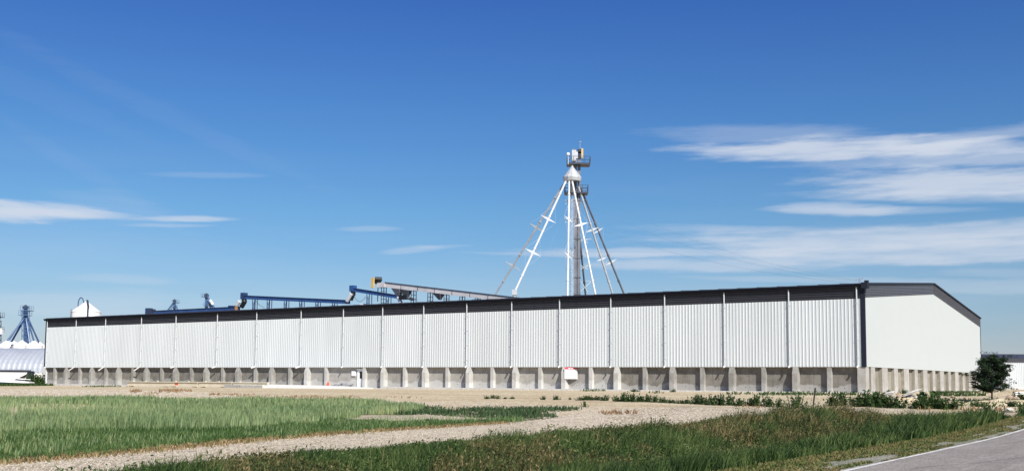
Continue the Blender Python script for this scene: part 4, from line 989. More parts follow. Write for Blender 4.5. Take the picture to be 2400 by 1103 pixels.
for (t, f, dy0, dy1, r, mm, wings) in SP:
    a = tp(*t, TY+dy0); c = tp(*f, TY+dy1); o = MB(LO).tube(a, c, r, n=10).build('spout', M[mm], LT, True)
    for k in (0.12, 0.33, 0.62, 0.86): q = a+(c-a)*k; MB(LO).tube(q-(c-a).normalized()*0.12, q+(c-a).normalized()*0.12, r+0.07, n=10).build('clamp', M[mm], o, True)
    dirv = (c-a).normalized()
    for (wx, wy, hw, hh) in wings:
        k = (wy-t[1])/(f[1]-t[1]); q = a+(c-a)*k; sc = (TY+dy0+(dy1-dy0)*k)/F
        A_ = q+Vector((-hw*sc, -0.6, hh*sc)); B_ = q+Vector((hw*sc, 0.6, -hh*sc)); mid = q
        up = dirv*0.22; w = MB(LO)
        w.prism([A_, mid+up, B_, mid-up], (0, -0.04, 0), (0, 0.04, 0))
        w.beam(A_, q+Vector((0, 0.5, 0.3)), 0.05, 0.05); w.beam(B_, q+Vector((0, 0.5, 0.3)), 0.05, 0.05)
        for kk in (1, -1):                          # truss rods running from the wing tips back to the spout
            for tip in (A_, B_): w.tube(tip, q+dirv*3.0*kk, 0.012, n=4)
        w.build('truss_wing', M['spout'], o)
bx = tp(1206, 684, TY-9)
MB(LO).box(bx.x-0.42, bx.x+0.42, bx.y-0.4, bx.y+0.4, bx.z-0.5, bx.z+0.4).tube(bx-Vector((0, 0, 0.4)), bx-Vector((0, 0, 2)), 0.3).build('discharge_box', M['galv'], LT)
# guy cables
gcs = [((1345, 452), (1420, 490), 0)]
far_anchor = W2(-1.0, WID*0.55, rake(WID*0.55)+0.5)
gy = MB(LO)
def cat_line(b, a, c, sag, r):
    pts = [a+(c-a)*t-Vector((0, 0, 4*sag*t*(1-t))) for t in np.linspace(0, 1, 13)]; b.path(pts, r, 4)
for (py, ex, ey, sg) in ((438, 2014, 657, 2.4), (472, 2012, 659, 2.2), (520, 1990, 662, 1.6)):
    cat_line(gy, tp(1360, py), at(ex, ey, 140), sg, 0.009)
for (py, ex, ey) in ((440, 1120, 700), (455, 1235, 700), (560, 1160, 700), (452, 1322, 700)):
    cat_line(gy, tp(1340, py), tp(ex, ey, TY-12), 0.2, 0.008)
gy.build('guy_cable', M['cable'], LT)
am = at(2014, 657, 140); bk = MB(tuple(am))
bk.tube(am+Vector((0, 0, 0.3)), am-Vector((0, 0, 2.5)), 0.05).beam(am+Vector((-0.5, 0, 0.1)), am+Vector((0.5, 0, 0.3)), 0.06, 0.06).beam(am+Vector((0.1, 0, -0.1)), am+Vector((0.4, 0, 0.3)), 0.06, 0.06)
tag(bk.build('cable_anchor', M['cable'], None, loc=tuple(am)), 'small cable anchor bracket just above the right end of the eaves', 'bracket')

# ------------------------------------------------------------------ things beyond the warehouse on the left
def far_tower(cx, ytop, ybot, Y, wpx, label, spouts, m='blue_far', plats=(), head=True, cage=True):
    b0 = at(cx, ybot, Y); T = thing('grain_elevator', label, 'grain elevator', tuple(b0)); o = tuple(b0); q = lambda px, py, dy=0: at(px, py, Y+dy)
    c = MB(o)
    for sx in (-1, 1): c.beam(q(cx+sx*wpx*0.27, ybot), q(cx+sx*wpx*0.27, ytop+6), 0.42*wpx*Y/F, 0.6)
    c.build('leg_casing', M[m], T)
    if cage:
        g = MB(o); r_ = wpx*1.1; zs = np.linspace(ybot, ytop+14, 8)
        for sx in (-1, 1):
            for sy in (-1, 1): g.beam(q(cx+sx*r_, ybot, sy*0.9), q(cx+sx*r_, ytop+12, sy*0.9), 0.12, 0.12)
        for a, b in zip(zs[:-1], zs[1:]):
            g.beam(q(cx-r_, a, -0.9), q(cx+r_, b, -0.9), 0.07, 0.07); g.beam(q(cx+r_, a, -0.9), q(cx-r_, b, -0.9), 0.07, 0.07); g.beam(q(cx-r_, b, -0.9), q(cx+r_, b, -0.9), 0.09, 0.09)
        g.build('support_frame', M[m], T)
    if head:
        MB(o).box(q(cx-wpx*0.6, ytop).x, q(cx+wpx*0.6, ytop).x, Y-0.6, Y+0.6, q(cx, ytop+7).z, q(cx, ytop+1.5).z).tube(q(cx, ytop+2, -0.6), q(cx, ytop+2, 0.6), wpx*0.55*Y/F, n=12).build('head', M['steel_dark'], T, True)
    for (px0, px1, py, rl) in plats:
        r = MB(o).box(q(px0, py).x, q(px1, py).x, Y-1.1, Y+1.1, q(cx, py).z-0.15, q(cx, py).z).build('platform', M[m], T)
        rr = MB(o); z = q(cx, py).z
        for k in (0.55, 1.1):
            for yy in (-1.1, 1.1): rr.beam((q(px0, py).x, Y+yy, z+k), (q(px1, py).x, Y+yy, z+k), 0.06, 0.06)
        for X in np.linspace(q(px0, py).x, q(px1, py).x, 5):
            for yy in (-1.1, 1.1): rr.beam((X, Y+yy, z), (X, Y+yy, z+1.1), 0.05, 0.05)
        rr.build('railing', M[m], r)
    for (x0, y0, x1, y1, dy, w, mm) in spouts:
        MB(o).tube(q(x0, y0, -0.5), q(x1, y1, dy), w, n=8).build('spout', M[mm], T, True)
    return T
far_tower(60, 716, 830, 260, 8, 'blue grain elevator tower fanning spouts onto a row of white bin roofs', [(57, 745, 17, 798, -3, .22, 'blue_far'), (57, 748, 27, 800, 0, .24, 'blue'), (59, 738, 22, 795, 2, .16, 'blue_far'), (61, 745, 70, 806, -2, .25, 'blue'), (63, 743, 80, 800, 1, .2, 'blue_far'), (63, 740, 91, 801, 3, .22, 'blue_far')], plats=((52, 74, 727, 1), (48, 70, 738, 1)))
far_tower(409, 701, 745, 420, 5, 'small blue elevator head with short spouts just above the roof, left one', [(409, 706, 392, 728, 0, .3, 'blue_far'), (409, 714, 397, 728, -2, .3, 'blue_far'), (410, 712, 418, 728, 0, .3, 'blue_far')], plats=((406, 419, 709, 1), (402, 414, 720, 1)), cage=False)
far_tower(484, 688, 740, 380, 7, 'small blue elevator tower above the roof with inclined spouts on its right', [(486, 694, 504, 722, 0, .24, 'blue_far'), (489, 705, 500, 722, -2, .35, 'blue_far'), (488, 705, 494, 722, 2, .3, 'blue_far'), (493, 704, 498, 711, -3, .5, 'white'), (486, 705, 490, 705, 0, .3, 'blue_far')], plats=((473, 488, 695, 1), (478, 490, 716, 1)), cage=False)
far_tower(-4, 738, 830, 270, 6, 'blue-grey elevator tower cut off by the left picture edge', [(0, 770, -30, 800, 0, .2, 'blue_far')], 'steel_dark', plats=((-14, 6, 742, 1), (-10, 5, 776, 1)))
bx_ = at(2, 776, 268); tag(MB().box(-0.7, 0.45, -0.5, 0.5, -0.7, 0.7).box(-0.8, 0.55, -0.6, 0.6, 0.701, 0.78).build('control_cabinet', M['white'], None, loc=tuple(bx_)), 'white cabinet hanging on the tower at the left picture edge', 'cabinet')
# white conical bins
BG = 'white grain bins behind the curved roof shed'
BN = [(17, 797, 20, 262, 'second from the left'), (33, 798, 14, 268, 'third from the left, partly hidden'), (52, 797, 20, 258, 'in the middle, under the tower'), (64, 800, 14, 266, 'right of the tower foot, partly hidden'), (80, 798, 20, 256, 'second from the right'), (92, 800, 16, 264, 'rightmost, next to the warehouse'), (-18, 800, 20, 262, 'leftmost, cut by the picture edge')]
for (cx, yt, rp, Y, lab) in BN:
    tpnt = at(cx, yt, Y); rr = rp*Y/F; ye = at(cx, 822, Y)
    zg_ = 0.55; B_ = thing('grain_bin', 'white cone-roofed grain bin, '+lab+' of the row', 'grain bin', (tpnt.x, tpnt.y, zg_), 0, BG); hgt = tpnt.z-zg_; eh = hgt-rr*0.62
    MB().lathe((0, 0, 0), [(rr, 0), (rr, eh)], 24).build('bin_wall', M['binwhite'], B_, True)
    MB().lathe((0, 0, 0), [(rr*1.02, eh+0.01), (rr*0.15, hgt-0.1), (0.3, hgt)], 24).build('bin_roof', M['binwhite'], B_, True)
# larger white bin over the roof
Y = 240; tpnt = at(203, 706, Y); rr = 33*Y/F; B_ = thing('grain_bin', 'large white cone-roofed bin showing above the left end of the warehouse', 'grain bin', (tpnt.x, tpnt.y, 0.6)); H_ = tpnt.z-0.6; eh = at(203, 731, Y).z-0.6
MB().lathe((0, 0, 0), [(rr, 0), (rr, eh)], 28).build('bin_wall', M['binwhite'], B_, True)
MB().lathe((0, 0, 0), [(rr*1.03, eh+0.01), (rr*0.12, H_-0.15), (rr*0.08, H_)], 28).build('bin_roof', M['binwhite'], B_, True)
pts = [Vector((math.cos(t)*0.62-1.15, -0.3, H_-0.6+math.sin(t)*1.15*1.25)) for t in np.linspace(math.pi, 0, 11)]
pts = [Vector((-1.77, -0.3, H_-1.6))]+pts+[Vector((-0.53, -0.3, H_-0.6))]
MB().path(pts, 0.11, 8).build('fill_pipe', M['blue_dark'], B_, True)
MB().beam((0.35, -0.5, H_+0.25), (rr*0.48, -rr*0.82, eh+0.9), 0.4, 0.22).beam((rr*0.48, -rr*0.9, eh+1.0), (rr*0.48, -rr*0.98, 0.2), 0.35, 0.15).build('ladder', M['steel_dark'], B_)
b = MB()
for t in np.linspace(math.pi*0.62, math.pi*1.25, 9): b.beam((rr*1.02*math.cos(t), rr*1.02*math.sin(t), eh-1.4), (rr*1.02*math.cos(t), rr*1.02*math.sin(t), eh+0.6), 0.06, 0.06)
b.build('roof_railing', M['galv_dull'], B_)

# curved-roof shed
QY = 205; ql = at(-420, 820, QY); qr = at(101, 820, QY); 
ztop_q = at(50, 815.5, QY+6).z; zb_q = at(50, 872, QY).z; zgq = 0.55
Q = thing('quonset_shed', 'long shed with shiny curved metal roof left of the warehouse', 'shed', (qr.x, QY, zgq), R(0))
Lq = qr.x-ql.x; rise = ztop_q-zb_q; dep = 8.5
nseg = int(Lq/1.0)
for i in range(nseg):
    x0, x1 = -Lq*i/nseg, -Lq*(i+1)/nseg
    prof = [(dep-dep*math.cos(t), zb_q-zgq+rise*math.sin(t)) for t in np.linspace(0, math.pi, 19)]
    vs_ = []; xs4 = [x0, x0-(x0-x1)*0.35, x0-(x0-x1)*0.5, x0-(x0-x1)*0.85, x1]; k = [0, 0, 0.10, 0.10, 0]
    for (x, kk) in zip(xs4, k): vs_ += [(x, y-kk*math.cos(math.pi*j/18), z+kk*math.sin(math.pi*j/18)) for j, (y, z) in enumerate(prof)]
    fs = [(a*19+j, a*19+j+1, (a+1)*19+j+1, (a+1)*19+j) for a in range(4) for j in range(18)]
    MB().add(vs_, fs).build('roof_arch', M['quonset'], Q)
MB().box(-Lq, 0, 0.05, 0.25, 0, zb_q-zgq-0.02).build('side_wall', M['binwhite'], Q)
MB().add([(0.01, y, z) for y, z in [(dep-dep*math.cos(t), zb_q-zgq+rise*math.sin(t)) for t in np.linspace(0, math.pi, 19)]]+[(0.01, 2*dep, 0), (0.01, 0, 0)], [tuple(range(21))]).build('end_wall', M['binwhite'], Q)

# parked trailers on the left
TRY = 178.0
t0, t1 = at(-150, 870, TRY), at(72, 870, TRY); zg_ = 0.62
TR = thing('grain_trailer', 'long white hopper-bottom grain trailer with dark top rail parked by the shed', 'trailer', (t1.x, TRY, zg_)); Lt = t1.x-t0.x; zt = t1.z-zg_
MB().prism([(0.0, 0, zt-0.1), (-0.2, 0, zt-0.45), (-2.9, 0, zt-1.75), (-6.0, 0, zt-0.9), (-9.0, 0, zt-1.75), (-Lt+0.5, 0, zt-0.5), (-Lt, 0, zt-0.1)], (0, -1.2, 0), (0, 1.2, 0)).build('hopper_body', M['white'], TR)
MB().box(-Lt, 0.1, -1.28, 1.28, zt-0.099, zt+0.08).build('top_rail', M['black'], TR)
MB().tube((-Lt+0.3, 0, zt+0.16), (0, 0, zt+0.16), 0.14, n=8).build('rolled_tarp', M['galv_dull'], TR)
MB().box(-3.6, 0.3, -0.5, 0.5, 0.95, 1.1).box(-0.25, -0.05, -1.0, 1.0, 0.9, zt-0.4).build('rear_frame', M['black'], TR)
MB().box(-0.2, 0.12, -1.15, 1.15, zt-0.95, zt-0.12).build('rear_panel', M['steel_dark'], TR)
for x in (-0.9, -2.1):
    for y in (-0.95, 0.95):
        w = MB().tube((x, y-0.2, 0.5), (x, y+0.2, 0.5), 0.5, n=18).build('wheel', M['black'], TR, True)
        MB().tube((x, y-0.22, 0.5), (x, y+0.22, 0.5), 0.27, n=12).build('rim', M['galv'], w, True)
BY = 166.0; p0, p1 = at(-90, 890, BY), at(74, 897, BY)
BO = thing('flat_trailer', 'low white flat-decked trailer with blue underside in front of the grain trailer', 'trailer', (p1.x, BY, 0.62)); Lb = p1.x-p0.x; hz = p0.z-0.62; hz1 = p1.z-0.62
MB().prism([(0, 0, hz1-0.02), (0, 0, hz1+0.16), (-3.0, 0, hz1+0.45), (-Lb, 0, hz+0.22), (-Lb, 0, hz)], (0, -1.0, 0), (0, 1.0, 0)).build('deck', M['white'], BO)
MB().prism([(-1.6, 0, hz1-0.02), (-Lb, 0, hz-0.01), (-Lb, 0, hz-0.5), (-3.4, 0, 0.28)], (0, -0.85, 0), (0, 0.85, 0)).build('underside', M['blue'], BO)
MB().path([(-0.6, -0.9, hz1+0.55), (-3.2, -0.9, hz1+0.78), (-Lb, -0.9, hz+0.55)], 0.05, 6).path([(-0.6, 0.9, hz1+0.55), (-3.2, 0.9, hz1+0.78), (-Lb, 0.9, hz+0.55)], 0.05, 6).build('rail', M['white'], BO)
for x in (-2.4, -6.0):
    for y in (-0.8, 0.8): MB().tube((x, y-0.14, 0.32), (x, y+0.14, 0.32), 0.32, n=16).build('wheel', M['black'], BO, True)
MB().box(-0.35, 0.0, -0.5, 0.5, 0.1, hz1).build('front_stand', M['galv'], BO)

def bush(name, label, cat, pos, rx, ry, rz_, n, size, m, n_stems=6):
    T = thing(name, label, cat, pos)
    c = rng.normal(size=(n, 3)); c /= np.linalg.norm(c, axis=1)[:, None]; rad = rng.random(n)**0.45
    lump = 0.75+0.45*np.sin(c[:, 0]*5.1+c[:, 2]*4.0+pos[0])*np.cos(c[:, 1]*4.3+pos[1])
    c = c*rad[:, None]*lump[:, None]*np.array([rx, ry, rz_]); c[:, 2] = np.abs(c[:, 2]+rz_*0.55)*0.9
    Vv, Fq = leaves(c, size, 0.8)
    o = place('crown', np_mesh('crown', Vv, [Fq], m), T)
    b = MB()
    for k in range(n_stems):
        a = random.uniform(0, 6.28); b.tube((0, 0, 0), (math.cos(a)*rx*0.5, math.sin(a)*ry*0.5, rz_*0.9), 0.06, 0.02, n=5)
    b.build('stem', M['bark'], T); return T
p = at(84, 890, 172); bush('bush', 'dark green bush between the trailers and the warehouse corner', 'bush', (p.x, 172, 0.62), 2.3, 1.6, 1.5, 1500, 0.16, M['f_weed'])
p = at(100, 890, 164); bush('bush', 'smaller dark bush right against the left warehouse corner', 'bush', (p.x-0.4, 164, 0.63), 0.8, 0.9, 1.0, 600, 0.15, M['f_weed'])
p = at(60, 896, 160); 
P = scatter(PX([(-300, 905), (101, 903.5), (102, 908), (-300, 909)]), 10, 160, 0.2) if False else np.stack([rng.uniform(at(-200, 900, 158).x, at(101, 900, 158).x, 9000), rng.uniform(150, 162, 9000)], 1)
b5 = blades(P, rng.uniform(0.15, 0.45, len(P)), np.full(len(P), 0.12), 0.5); stuff('verge_weeds', b5[0], [b5[1], b5[2]], M['f_weed'], 'dark green weeds in front of the parked trailers on the left', 'weeds')
p = at(103, 806, 250); bush('tree', 'dark tree top showing between bins and warehouse corner', 'tree', (p.x-0.6, 250, 0.6), 2.0, 2.0, 5.6, 1500, 0.3, M['f_tree'])

# ------------------------------------------------------------------ right side: second building, tree, rubble, planks
RY = 225.0
a, c = at(2340, 838, RY), at(2700, 845, RY)
RB = thing('metal_building', 'far white ribbed-metal building with dark eaves behind the young tree', 'building', (a.x, RY, 1.1), R(-3)); Lr = c.x-a.x; zt = at(2352, 839, RY).z-1.1; zbnd = at(2360, 847.5, RY).z-1.1; zw = at(2380, 902, RY).z-1.1
b = MB(); nr = 90
for i in range(nr): b.box(Lr*i/nr, Lr*(i+0.6)/nr, -0.06, 0, zw-0.2, zbnd-0.01)
b.box(0, Lr, 0.001, 0.2, -0.3, zbnd-0.01); b.build('wall', M['cladding'], RB)
MB().box(-0.3, Lr, -0.25, 0.3, zbnd, zt).build('fascia', M['dark_trim'], RB)
MB().prism([(0, -0.25, zt+0.01), (0, 14, zt+1.3), (0, 28, zt+0.01)], (-0.3, 0, 0), (Lr, 0, 0)).build('roof', M['roof'], RB)
MB().box(0.02, 0.2, 0.25, 27.8, -0.3, zt).box(0.3, Lr, 27.6, 27.8, -0.3, zt).build('end_wall', M['cladding'], RB)
# low dirt rise in front of it
def mound(name, px, py, rx, ry, hgt, m, seed):
    q = G(px, py); n = 26; g = np.linspace(-1, 1, n); X, Y = np.meshgrid(g, g); P_ = np.stack([X.ravel()*rx+q.x, Y.ravel()*ry+q.y], 1)
    r = np.clip(1-(X.ravel()**2+Y.ravel()**2), 0, 1); z = hfun(P_[:, 0], P_[:, 1])-0.05+hgt*r*(0.55+0.9*vnoise(P_, max(rx, ry)*0.28, seed))+0.12*(vnoise(P_, 0.35, seed+1)-0.5)*(r > 0)
    i = np.arange(n*n).reshape(n, n); me = np_mesh(name, np.stack([P_[:, 0], P_[:, 1], z], 1), [np.stack([i[:-1, :-1].ravel(), i[:-1, 1:].ravel(), i[1:, 1:].ravel(), i[1:, :-1].ravel()], 1)], m, False)
    return tag(place(name, me), kind='structure')
mound('dirt_mound', 2095, 942, 3.4, 1.6, 0.42, M['dirt'], 31); mound('dirt_mound', 2210, 944, 3.2, 1.6, 0.22, M['dirt'], 33); mound('dirt_mound', 2360, 948, 3.4, 1.5, 0.34, M['dirt'], 35)
mound('dirt_mound', 2380, 925, 7, 4, 0.35, M['dirt'], 37)
def rock_mesh(seed, elong=(1, 1, 1), sub=2, rough=0.3):
    r = random.Random(seed); bm = bmesh.new(); bmesh.ops.create_icosphere(bm, subdivisions=sub, radius=1)
    pl = [(Vector((r.uniform(-1, 1), r.uniform(-1, 1), r.uniform(-1, 1))).normalized(), r.uniform(0.45, 0.8)) for _ in range(9)]
    for v in bm.verts:
        for nrm, dd_ in pl:
            k = v.co.dot(nrm)
            if k > dd_: v.co -= nrm*(k-dd_)
        v.co = Vector((v.co.x*elong[0], v.co.y*elong[1], v.co.z*elong[2]))*(1+r.uniform(-rough, rough)*0.15)
    me = bpy.data.meshes.new('rock'); bm.to_mesh(me); bm.free(); return me
CH = [(2072, 930, .35, (1, .6, .5), 'rock', 'rounded grey chunk at the left end of the rubble pile'), (2084, 922, .42, (1.2, .7, .35), 'chunk', 'pale flat slab tipped up at the upper left of the rubble pile'), (2093, 930, .38, (1, .8, .6), 'rock', 'grey block beneath the tipped pale slab'),
      (2105, 925, .30, (.5, .5, 1.1), 'rock_brown', 'upright brown chunk in the middle of the rubble pile'), (2115, 934, .30, (1.1, .6, .6), 'rock', 'low grey chunk at the foot of the rubble pile centre'), (2124, 926, .40, (1.5, .6, .22), 'chunk', 'long pale slab leaning on the right of the rubble pile'),
      (2140, 917, .48, (1.6, .5, .2), 'chunk', 'topmost pale concrete slab, tilted up to the right'), (2135, 930, .30, (1, .8, .5), 'rock', 'grey chunk beneath the topmost slab'), (2149, 931, .26, (1.3, .7, .4), 'chunk', 'pale chunk at the right foot of the rubble pile'),
      (2158, 925, .30, (1.4, .7, .3), 'chunk', 'rightmost pale slab of the rubble pile'), (2100, 937, .26, (1, .9, .7), 'rock_brown', 'brown stone at the front left foot of the rubble pile'), (2127, 939, .22, (1, .9, .7), 'rock', 'small grey stone at the very front of the rubble pile')]
qb = G(2112, 944); DB = qb.y+0.6
for i, (px, py, s, el_, mm, lab) in enumerate(CH):
    me = rock_mesh(100+i, el_); me.materials.append(M[mm]); p = at(px, py, DB+random.uniform(-.4, .5))
    o = place('concrete_chunk', me, None, tuple(p), random.uniform(-.4, .4)); o.scale = (s, s, s); o.rotation_euler[1] = -0.3 if el_[2] < 0.4 else random.uniform(-.3, .3)
    tag(o, lab, 'rubble', 'broken concrete chunks on the pile')
RK = [(2250, 950, .16, 'small stone left of the tree, nearest the track'), (2279, 944, .14, 'small pale stone just left of the young tree'), (2362, 966, .26, 'pale boulder lying on the track edge right of the tree'), (2352, 941, .24, 'brown boulder right of the tree trunk'), (2368, 937, .32, 'large brown boulder beyond the tree, on the right'), (2384, 938, .28, 'brown boulder near the right picture edge'),
      (2396, 935, .34, 'rightmost brown boulder at the picture edge'), (2376, 945, .22, 'brown stone in front of the large boulders'), (2341, 946, .15, 'small stone at the right foot of the tree'), (2262, 936, .2, 'grey stone between rubble pile and tree'), (2216, 950, .16, 'small stone right of the dark weeds'), (2232, 931, .18, 'small grey stone near the gable foot')]
for i, (px, py, s, lab) in enumerate(RK):
    me = rock_mesh(300+i, (1.2, 0.9, 0.7)); me.materials.append(M['chunk' if 'pale' in lab else 'rock_brown']); g = G(px, py); o = place('boulder', me, None, (g.x, g.y, h1(g.x, g.y)+s*0.45), random.uniform(0, 6)); o.scale = (s, s, s)
    tag(o, lab, 'rock', 'stones lying around the young tree')
# stacked white planks at the right edge
g = G(2378, 934); k = Vector((g.x, g.y)).length/F*0.97
PL = thing('plank_stack', 'stack of white boards with gaps lying by the right picture edge', 'boards', (g.x, g.y, h1(g.x, g.y)), R(8)); hp = 17*k*1.0
for i in range(4):
    z0 = 0.02+i*(hp/4); MB().box(0, 2.2, -0.12, 0.12, z0, z0+hp/4*0.62).build('plank', M['white'], PL)
    MB().box(0.12, 0.2, -0.1, 0.1, z0+hp/4*0.62+0.001, z0+hp/4-0.001).box(1.1, 1.2, -0.1, 0.1, z0+hp/4*0.62+0.001, z0+hp/4-0.001).build('spacer', M['brown'], PL)
for (px, s) in ((2374, 0.5), (2384, 0.35)):
    g = G(px, 912); me = rock_mesh(int(px), (1, .8, .9)); me.materials.append(M['chunk']); o = place('boulder', me, None, (g.x, g.y, h1(g.x, g.y)+s*.5)); o.scale = (s, s, s); tag(o, 'white block lying before the far building, '+('left one' if px < 2380 else 'smaller right one'), 'rock')

# young tree
g = G(2325, 945); TD = g.y; sc = TD/F; hT = 122*sc
TT = thing('young_tree', 'young dark leafy tree standing at the right end of the warehouse', 'tree', (g.x, g.y, h1(g.x, g.y)))
tr_ = MB(); lm = []
tr_.tube((0, 0, -0.05), (0.02, 0, hT*0.28), 0.055, 0.045, n=8).tube((0.02, 0, hT*0.28), (0.05, 0.02, hT*0.9), 0.045, 0.012, n=7)
rT = 44*sc; cl = []
for i in range(64):
    t = random.uniform(0.0, 1.0); z = hT*(0.26+0.66*t); a = i*2.4+random.uniform(-.4, .4)
    # outline: widest at a third of the crown's height, narrowing to the top
    w = rT*(1.0 if 0.15 < t < 0.45 else (0.70+2.0*t if t <= 0.15 else max(0.36, 1.0-1.15*(t-0.45))))*random.choice((0.55, 0.8, 0.95, 1.05, 1.25))*random.uniform(0.9, 1.08)
    p0_ = Vector((0.03, 0, max(hT*0.2, z-w*0.35))); p1_ = Vector((math.cos(a)*w, math.sin(a)*w, z+w*0.12)); lm.append((p0_, p1_))
    tr_.tube(p0_, p1_, 0.018, 0.005, n=5)
    for k in range(12):
        q = p0_+(p1_-p0_)*random.uniform(0.3, 1.06); cl.append((q, random.uniform(0.05, 0.12)))
for (x, z) in ((38, 112), (47, 110), (30, 108), (-8, 119), (8, 118), (-34, 74), (-40, 56), (46, 57), (50, 50)): cl.append((Vector((x*sc, random.uniform(-.2, .2), z*sc)), 0.10)); tr_.tube((0.05, 0, z*sc*0.9), (x*sc, 0, z*sc), 0.012, 0.004, n=4)
tr_.build('trunk', M['bark'], TT, True)
C_ = []
for q, r_ in cl:
    n = random.randint(20, 32); C_.append(np.array(q)[None]+rng.normal(0, r_, (n, 3))*np.array([1.3, 1.3, 0.5]))
C_ = np.concatenate(C_); Vv, Fq = leaves(C_, 0.056, 0.55)
place('crown', np_mesh('crown', Vv, [Fq], M['f_tree']), TT)
# low shoots at its foot
C_ = rng.normal(0, 1, (260, 3))*np.array([.22, .22, .12])+np.array([0, 0, .2]); C_[:, 2] = np.abs(C_[:, 2]); Vv, Fq = leaves(C_, 0.05, 0.8); place('base_shoots', np_mesh('base_shoots', Vv, [Fq], M['f_weed']), TT)

# leaning steel post
g = G(1901, 985); pt = at(1911, 908, g.y)
o = MB((g.x, g.y, h1(g.x, g.y))).beam((g.x, g.y, h1(g.x, g.y)-0.1), pt, 0.06, 0.05).beam(pt-Vector((0.02, 0, 0.12)), pt+Vector((0.10, 0, -0.22)), 0.03, 0.03).build('steel_post', M['post'], None, loc=(g.x, g.y, h1(g.x, g.y)))
tag(o, 'thin dark steel post leaning right out of the ditch weeds', 'post')

# ------------------------------------------------------------------ weed clumps, each a thing
def clump_mesh(seed, spiky):
    r = np.random.default_rng(seed); n = 26; parts = []
    stems = r.normal(0, 0.16, (n, 2)); hh = r.uniform(0.45, 1.0, n)*np.clip(1.15-np.abs(stems[:, 0])*1.6, 0.35, 1.1)
    P_ = []; 
    for i in range(n):
        m = 16; t = r.uniform(0.05, 1, m); P_.append(np.stack([stems[i, 0]*(1+0.5*t)+r.normal(0, 0.05*(1.1-t), m), stems[i, 1]*(1+0.5*t)+r.normal(0, 0.05*(1.1-t), m), t*hh[i]], 1))
    C_ = np.concatenate(P_); global rng
    keep = rng; rng = r; lf = leaves(C_, 0.075, 2.2); bl = blades(stems*1.0, hh*1.05, np.full(n, 0.03), 0.25, z0=np.zeros(n), wind=(0.05, 0)); rng = keep
    V3, F3 = join([lf, bl]); return np_mesh('weed_clump', V3, F3, M['f_weed'])
cm = [clump_mesh(s, True) for s in range(6)]
CLP = [(1140, 934, 12, 6), (1155, 933, 12, 7), (1166, 934, 10, 8), (1184, 934, 8, 4), (1200, 934, 10, 5), (1272, 936, 12, 8), (1303, 936, 16, 9), (1336, 936, 7, 4),
       (1362, 937, 22, 7), (1380, 937, 24, 9), (1400, 937, 22, 8), (1418, 938, 20, 9), (1446, 940, 22, 12), (1463, 940, 24, 17), (1480, 941, 26, 15), (1500, 941, 24, 11), (1520, 941, 26, 14), (1540, 942, 22, 10), (1558, 943, 22, 12), (1575, 944, 20, 7), (1596, 945, 20, 9), (1612, 945, 18, 9),
       (1632, 946, 24, 15), (1645, 947, 26, 17), (1668, 948, 26, 18), (1688, 949, 30, 20), (1712, 949, 26, 19), (1735, 950, 24, 14), (1757, 950, 24, 14), (1778, 951, 28, 19), (1800, 952, 26, 20), (1826, 953, 26, 16), (1868, 956, 28, 24),
       (1370, 954, 10, 12), (1450, 915, 22, 8), (1490, 917, 20, 5), (1578, 918, 10, 6), (1349, 912, 8, 8),
       (2030, 950, 44, 34), (2052, 952, 48, 32), (2078, 954, 44, 26), (2010, 952, 36, 22), (1955, 950, 34, 20), (1975, 950, 34, 20), (2104, 956, 40, 24), (2172, 955, 48, 34), (2192, 956, 44, 28), (2154, 957, 40, 24), (2216, 958, 36, 20), (2235, 958, 30, 18),
       (2316, 966, 24, 22), (2396, 966, 26, 22), (2290, 952, 30, 14), (2380, 952, 30, 12), (2390, 936, 30, 16), (2084, 926, 16, 14), (2119, 922, 14, 12)]
cats = []
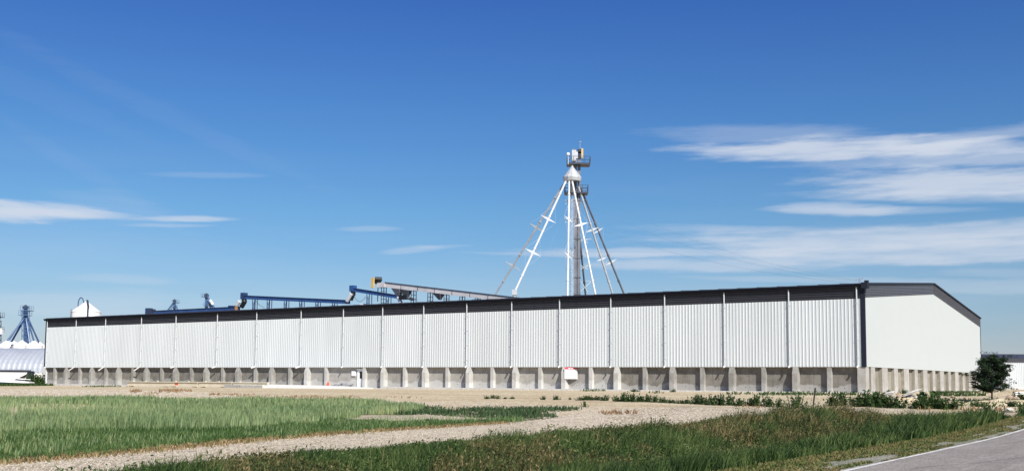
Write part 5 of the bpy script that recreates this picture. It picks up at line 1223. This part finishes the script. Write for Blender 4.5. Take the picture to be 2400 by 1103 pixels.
for i, (px, py, wpx, hpx) in enumerate(CLP):
    g = G(px, py); k = g.length/F*1.0; k = g.y/F
    o = place('weed_clump', cm[i % 6], None, (g.x, g.y, h1(g.x, g.y)-0.02), random.uniform(0, 6.28)); hz = hpx*k*(1.1 if px > 1990 else 1.4)*random.uniform(0.85, 1.2); wz = wpx*k/0.62
    o.scale = (wz, wz, hz)
    if py < 927 and px < 1700: lab = ('tiny green weed clump at the foot of the concrete base below the notice board' if px < 1400 else ('wide low weed clump against the wall right of the notice board' if px < 1470 else ('second low clump at the wall foot right of the notice board' if px < 1550 else 'small weed sprout at the wall foot, farthest right of these')))
    elif px < 1210: lab = 'small green weed clump in the open dirt yard, %s of the leftmost five' % ['first', 'second', 'third', 'fourth', 'last'][i]
    elif px < 1345: lab = {1272: 'lone small weed clump in the yard, left one of three', 1303: 'bushier lone weed clump in the yard, middle of three', 1336: 'tiny weed clump, right one of three in the yard'}[px]
    elif px == 1370: lab = 'thin upright brownish weed at the tip of the low weeds in the gravel'
    elif px < 1900: lab = None
    elif py in (926, 922): lab = 'green weeds growing behind the %s slabs of the rubble pile' % ('left' if px < 2100 else 'top')
    elif px < 1990: lab = 'weed clump right of the leaning steel post, %s one' % ('nearer' if px < 1960 else 'farther')
    elif px < 2110: lab = 'tall dark weed clump in front of the rubble pile, %s' % {2030: 'second from left', 2052: 'third from left', 2078: 'fourth from left', 2010: 'leftmost', 2104: 'rightmost'}[px]
    elif px < 2240: lab = 'dark weed clump between rubble pile and tree, %s' % {2172: 'the tallest', 2192: 'right beside the tallest', 2154: 'leftmost', 2216: 'second from right', 2235: 'rightmost'}[px]
    else: lab = {2316: 'round green weed clump on the track edge below the tree', 2396: 'green weed clump on the track edge at the right picture edge', 2290: 'low weed clump left of the tree foot', 2380: 'low weed clump right of the tree foot', 2390: 'dark weed clump in front of the white boards'}[px]
    if lab is None:
        j = sum(1 for c in CLP[:i] if 1345 < c[0] < 1900 and c[1] > 930 and c[0] != 1370)
        lab = 'dark green weed clump in the row along the gravel yard, number %d from the left' % (j+1)
        ords = ['first', 'second', 'third', 'fourth', 'fifth', 'sixth', 'seventh', 'eighth', 'ninth', 'tenth', 'eleventh', 'twelfth', 'thirteenth']
        nrow = sum(1 for c in CLP if 1345 < c[0] < 1900 and c[1] > 930 and c[0] != 1370)
        side = 'left' if j < 13 else 'right'; o_ = ords[j] if j < 13 else ords[min(12, nrow-1-j)]
        lab = '%s weed clump from the %s in the long row edging the gravel yard' % (o_, side)
    tag(o, lab, 'weed', 'weed clumps in the yard')
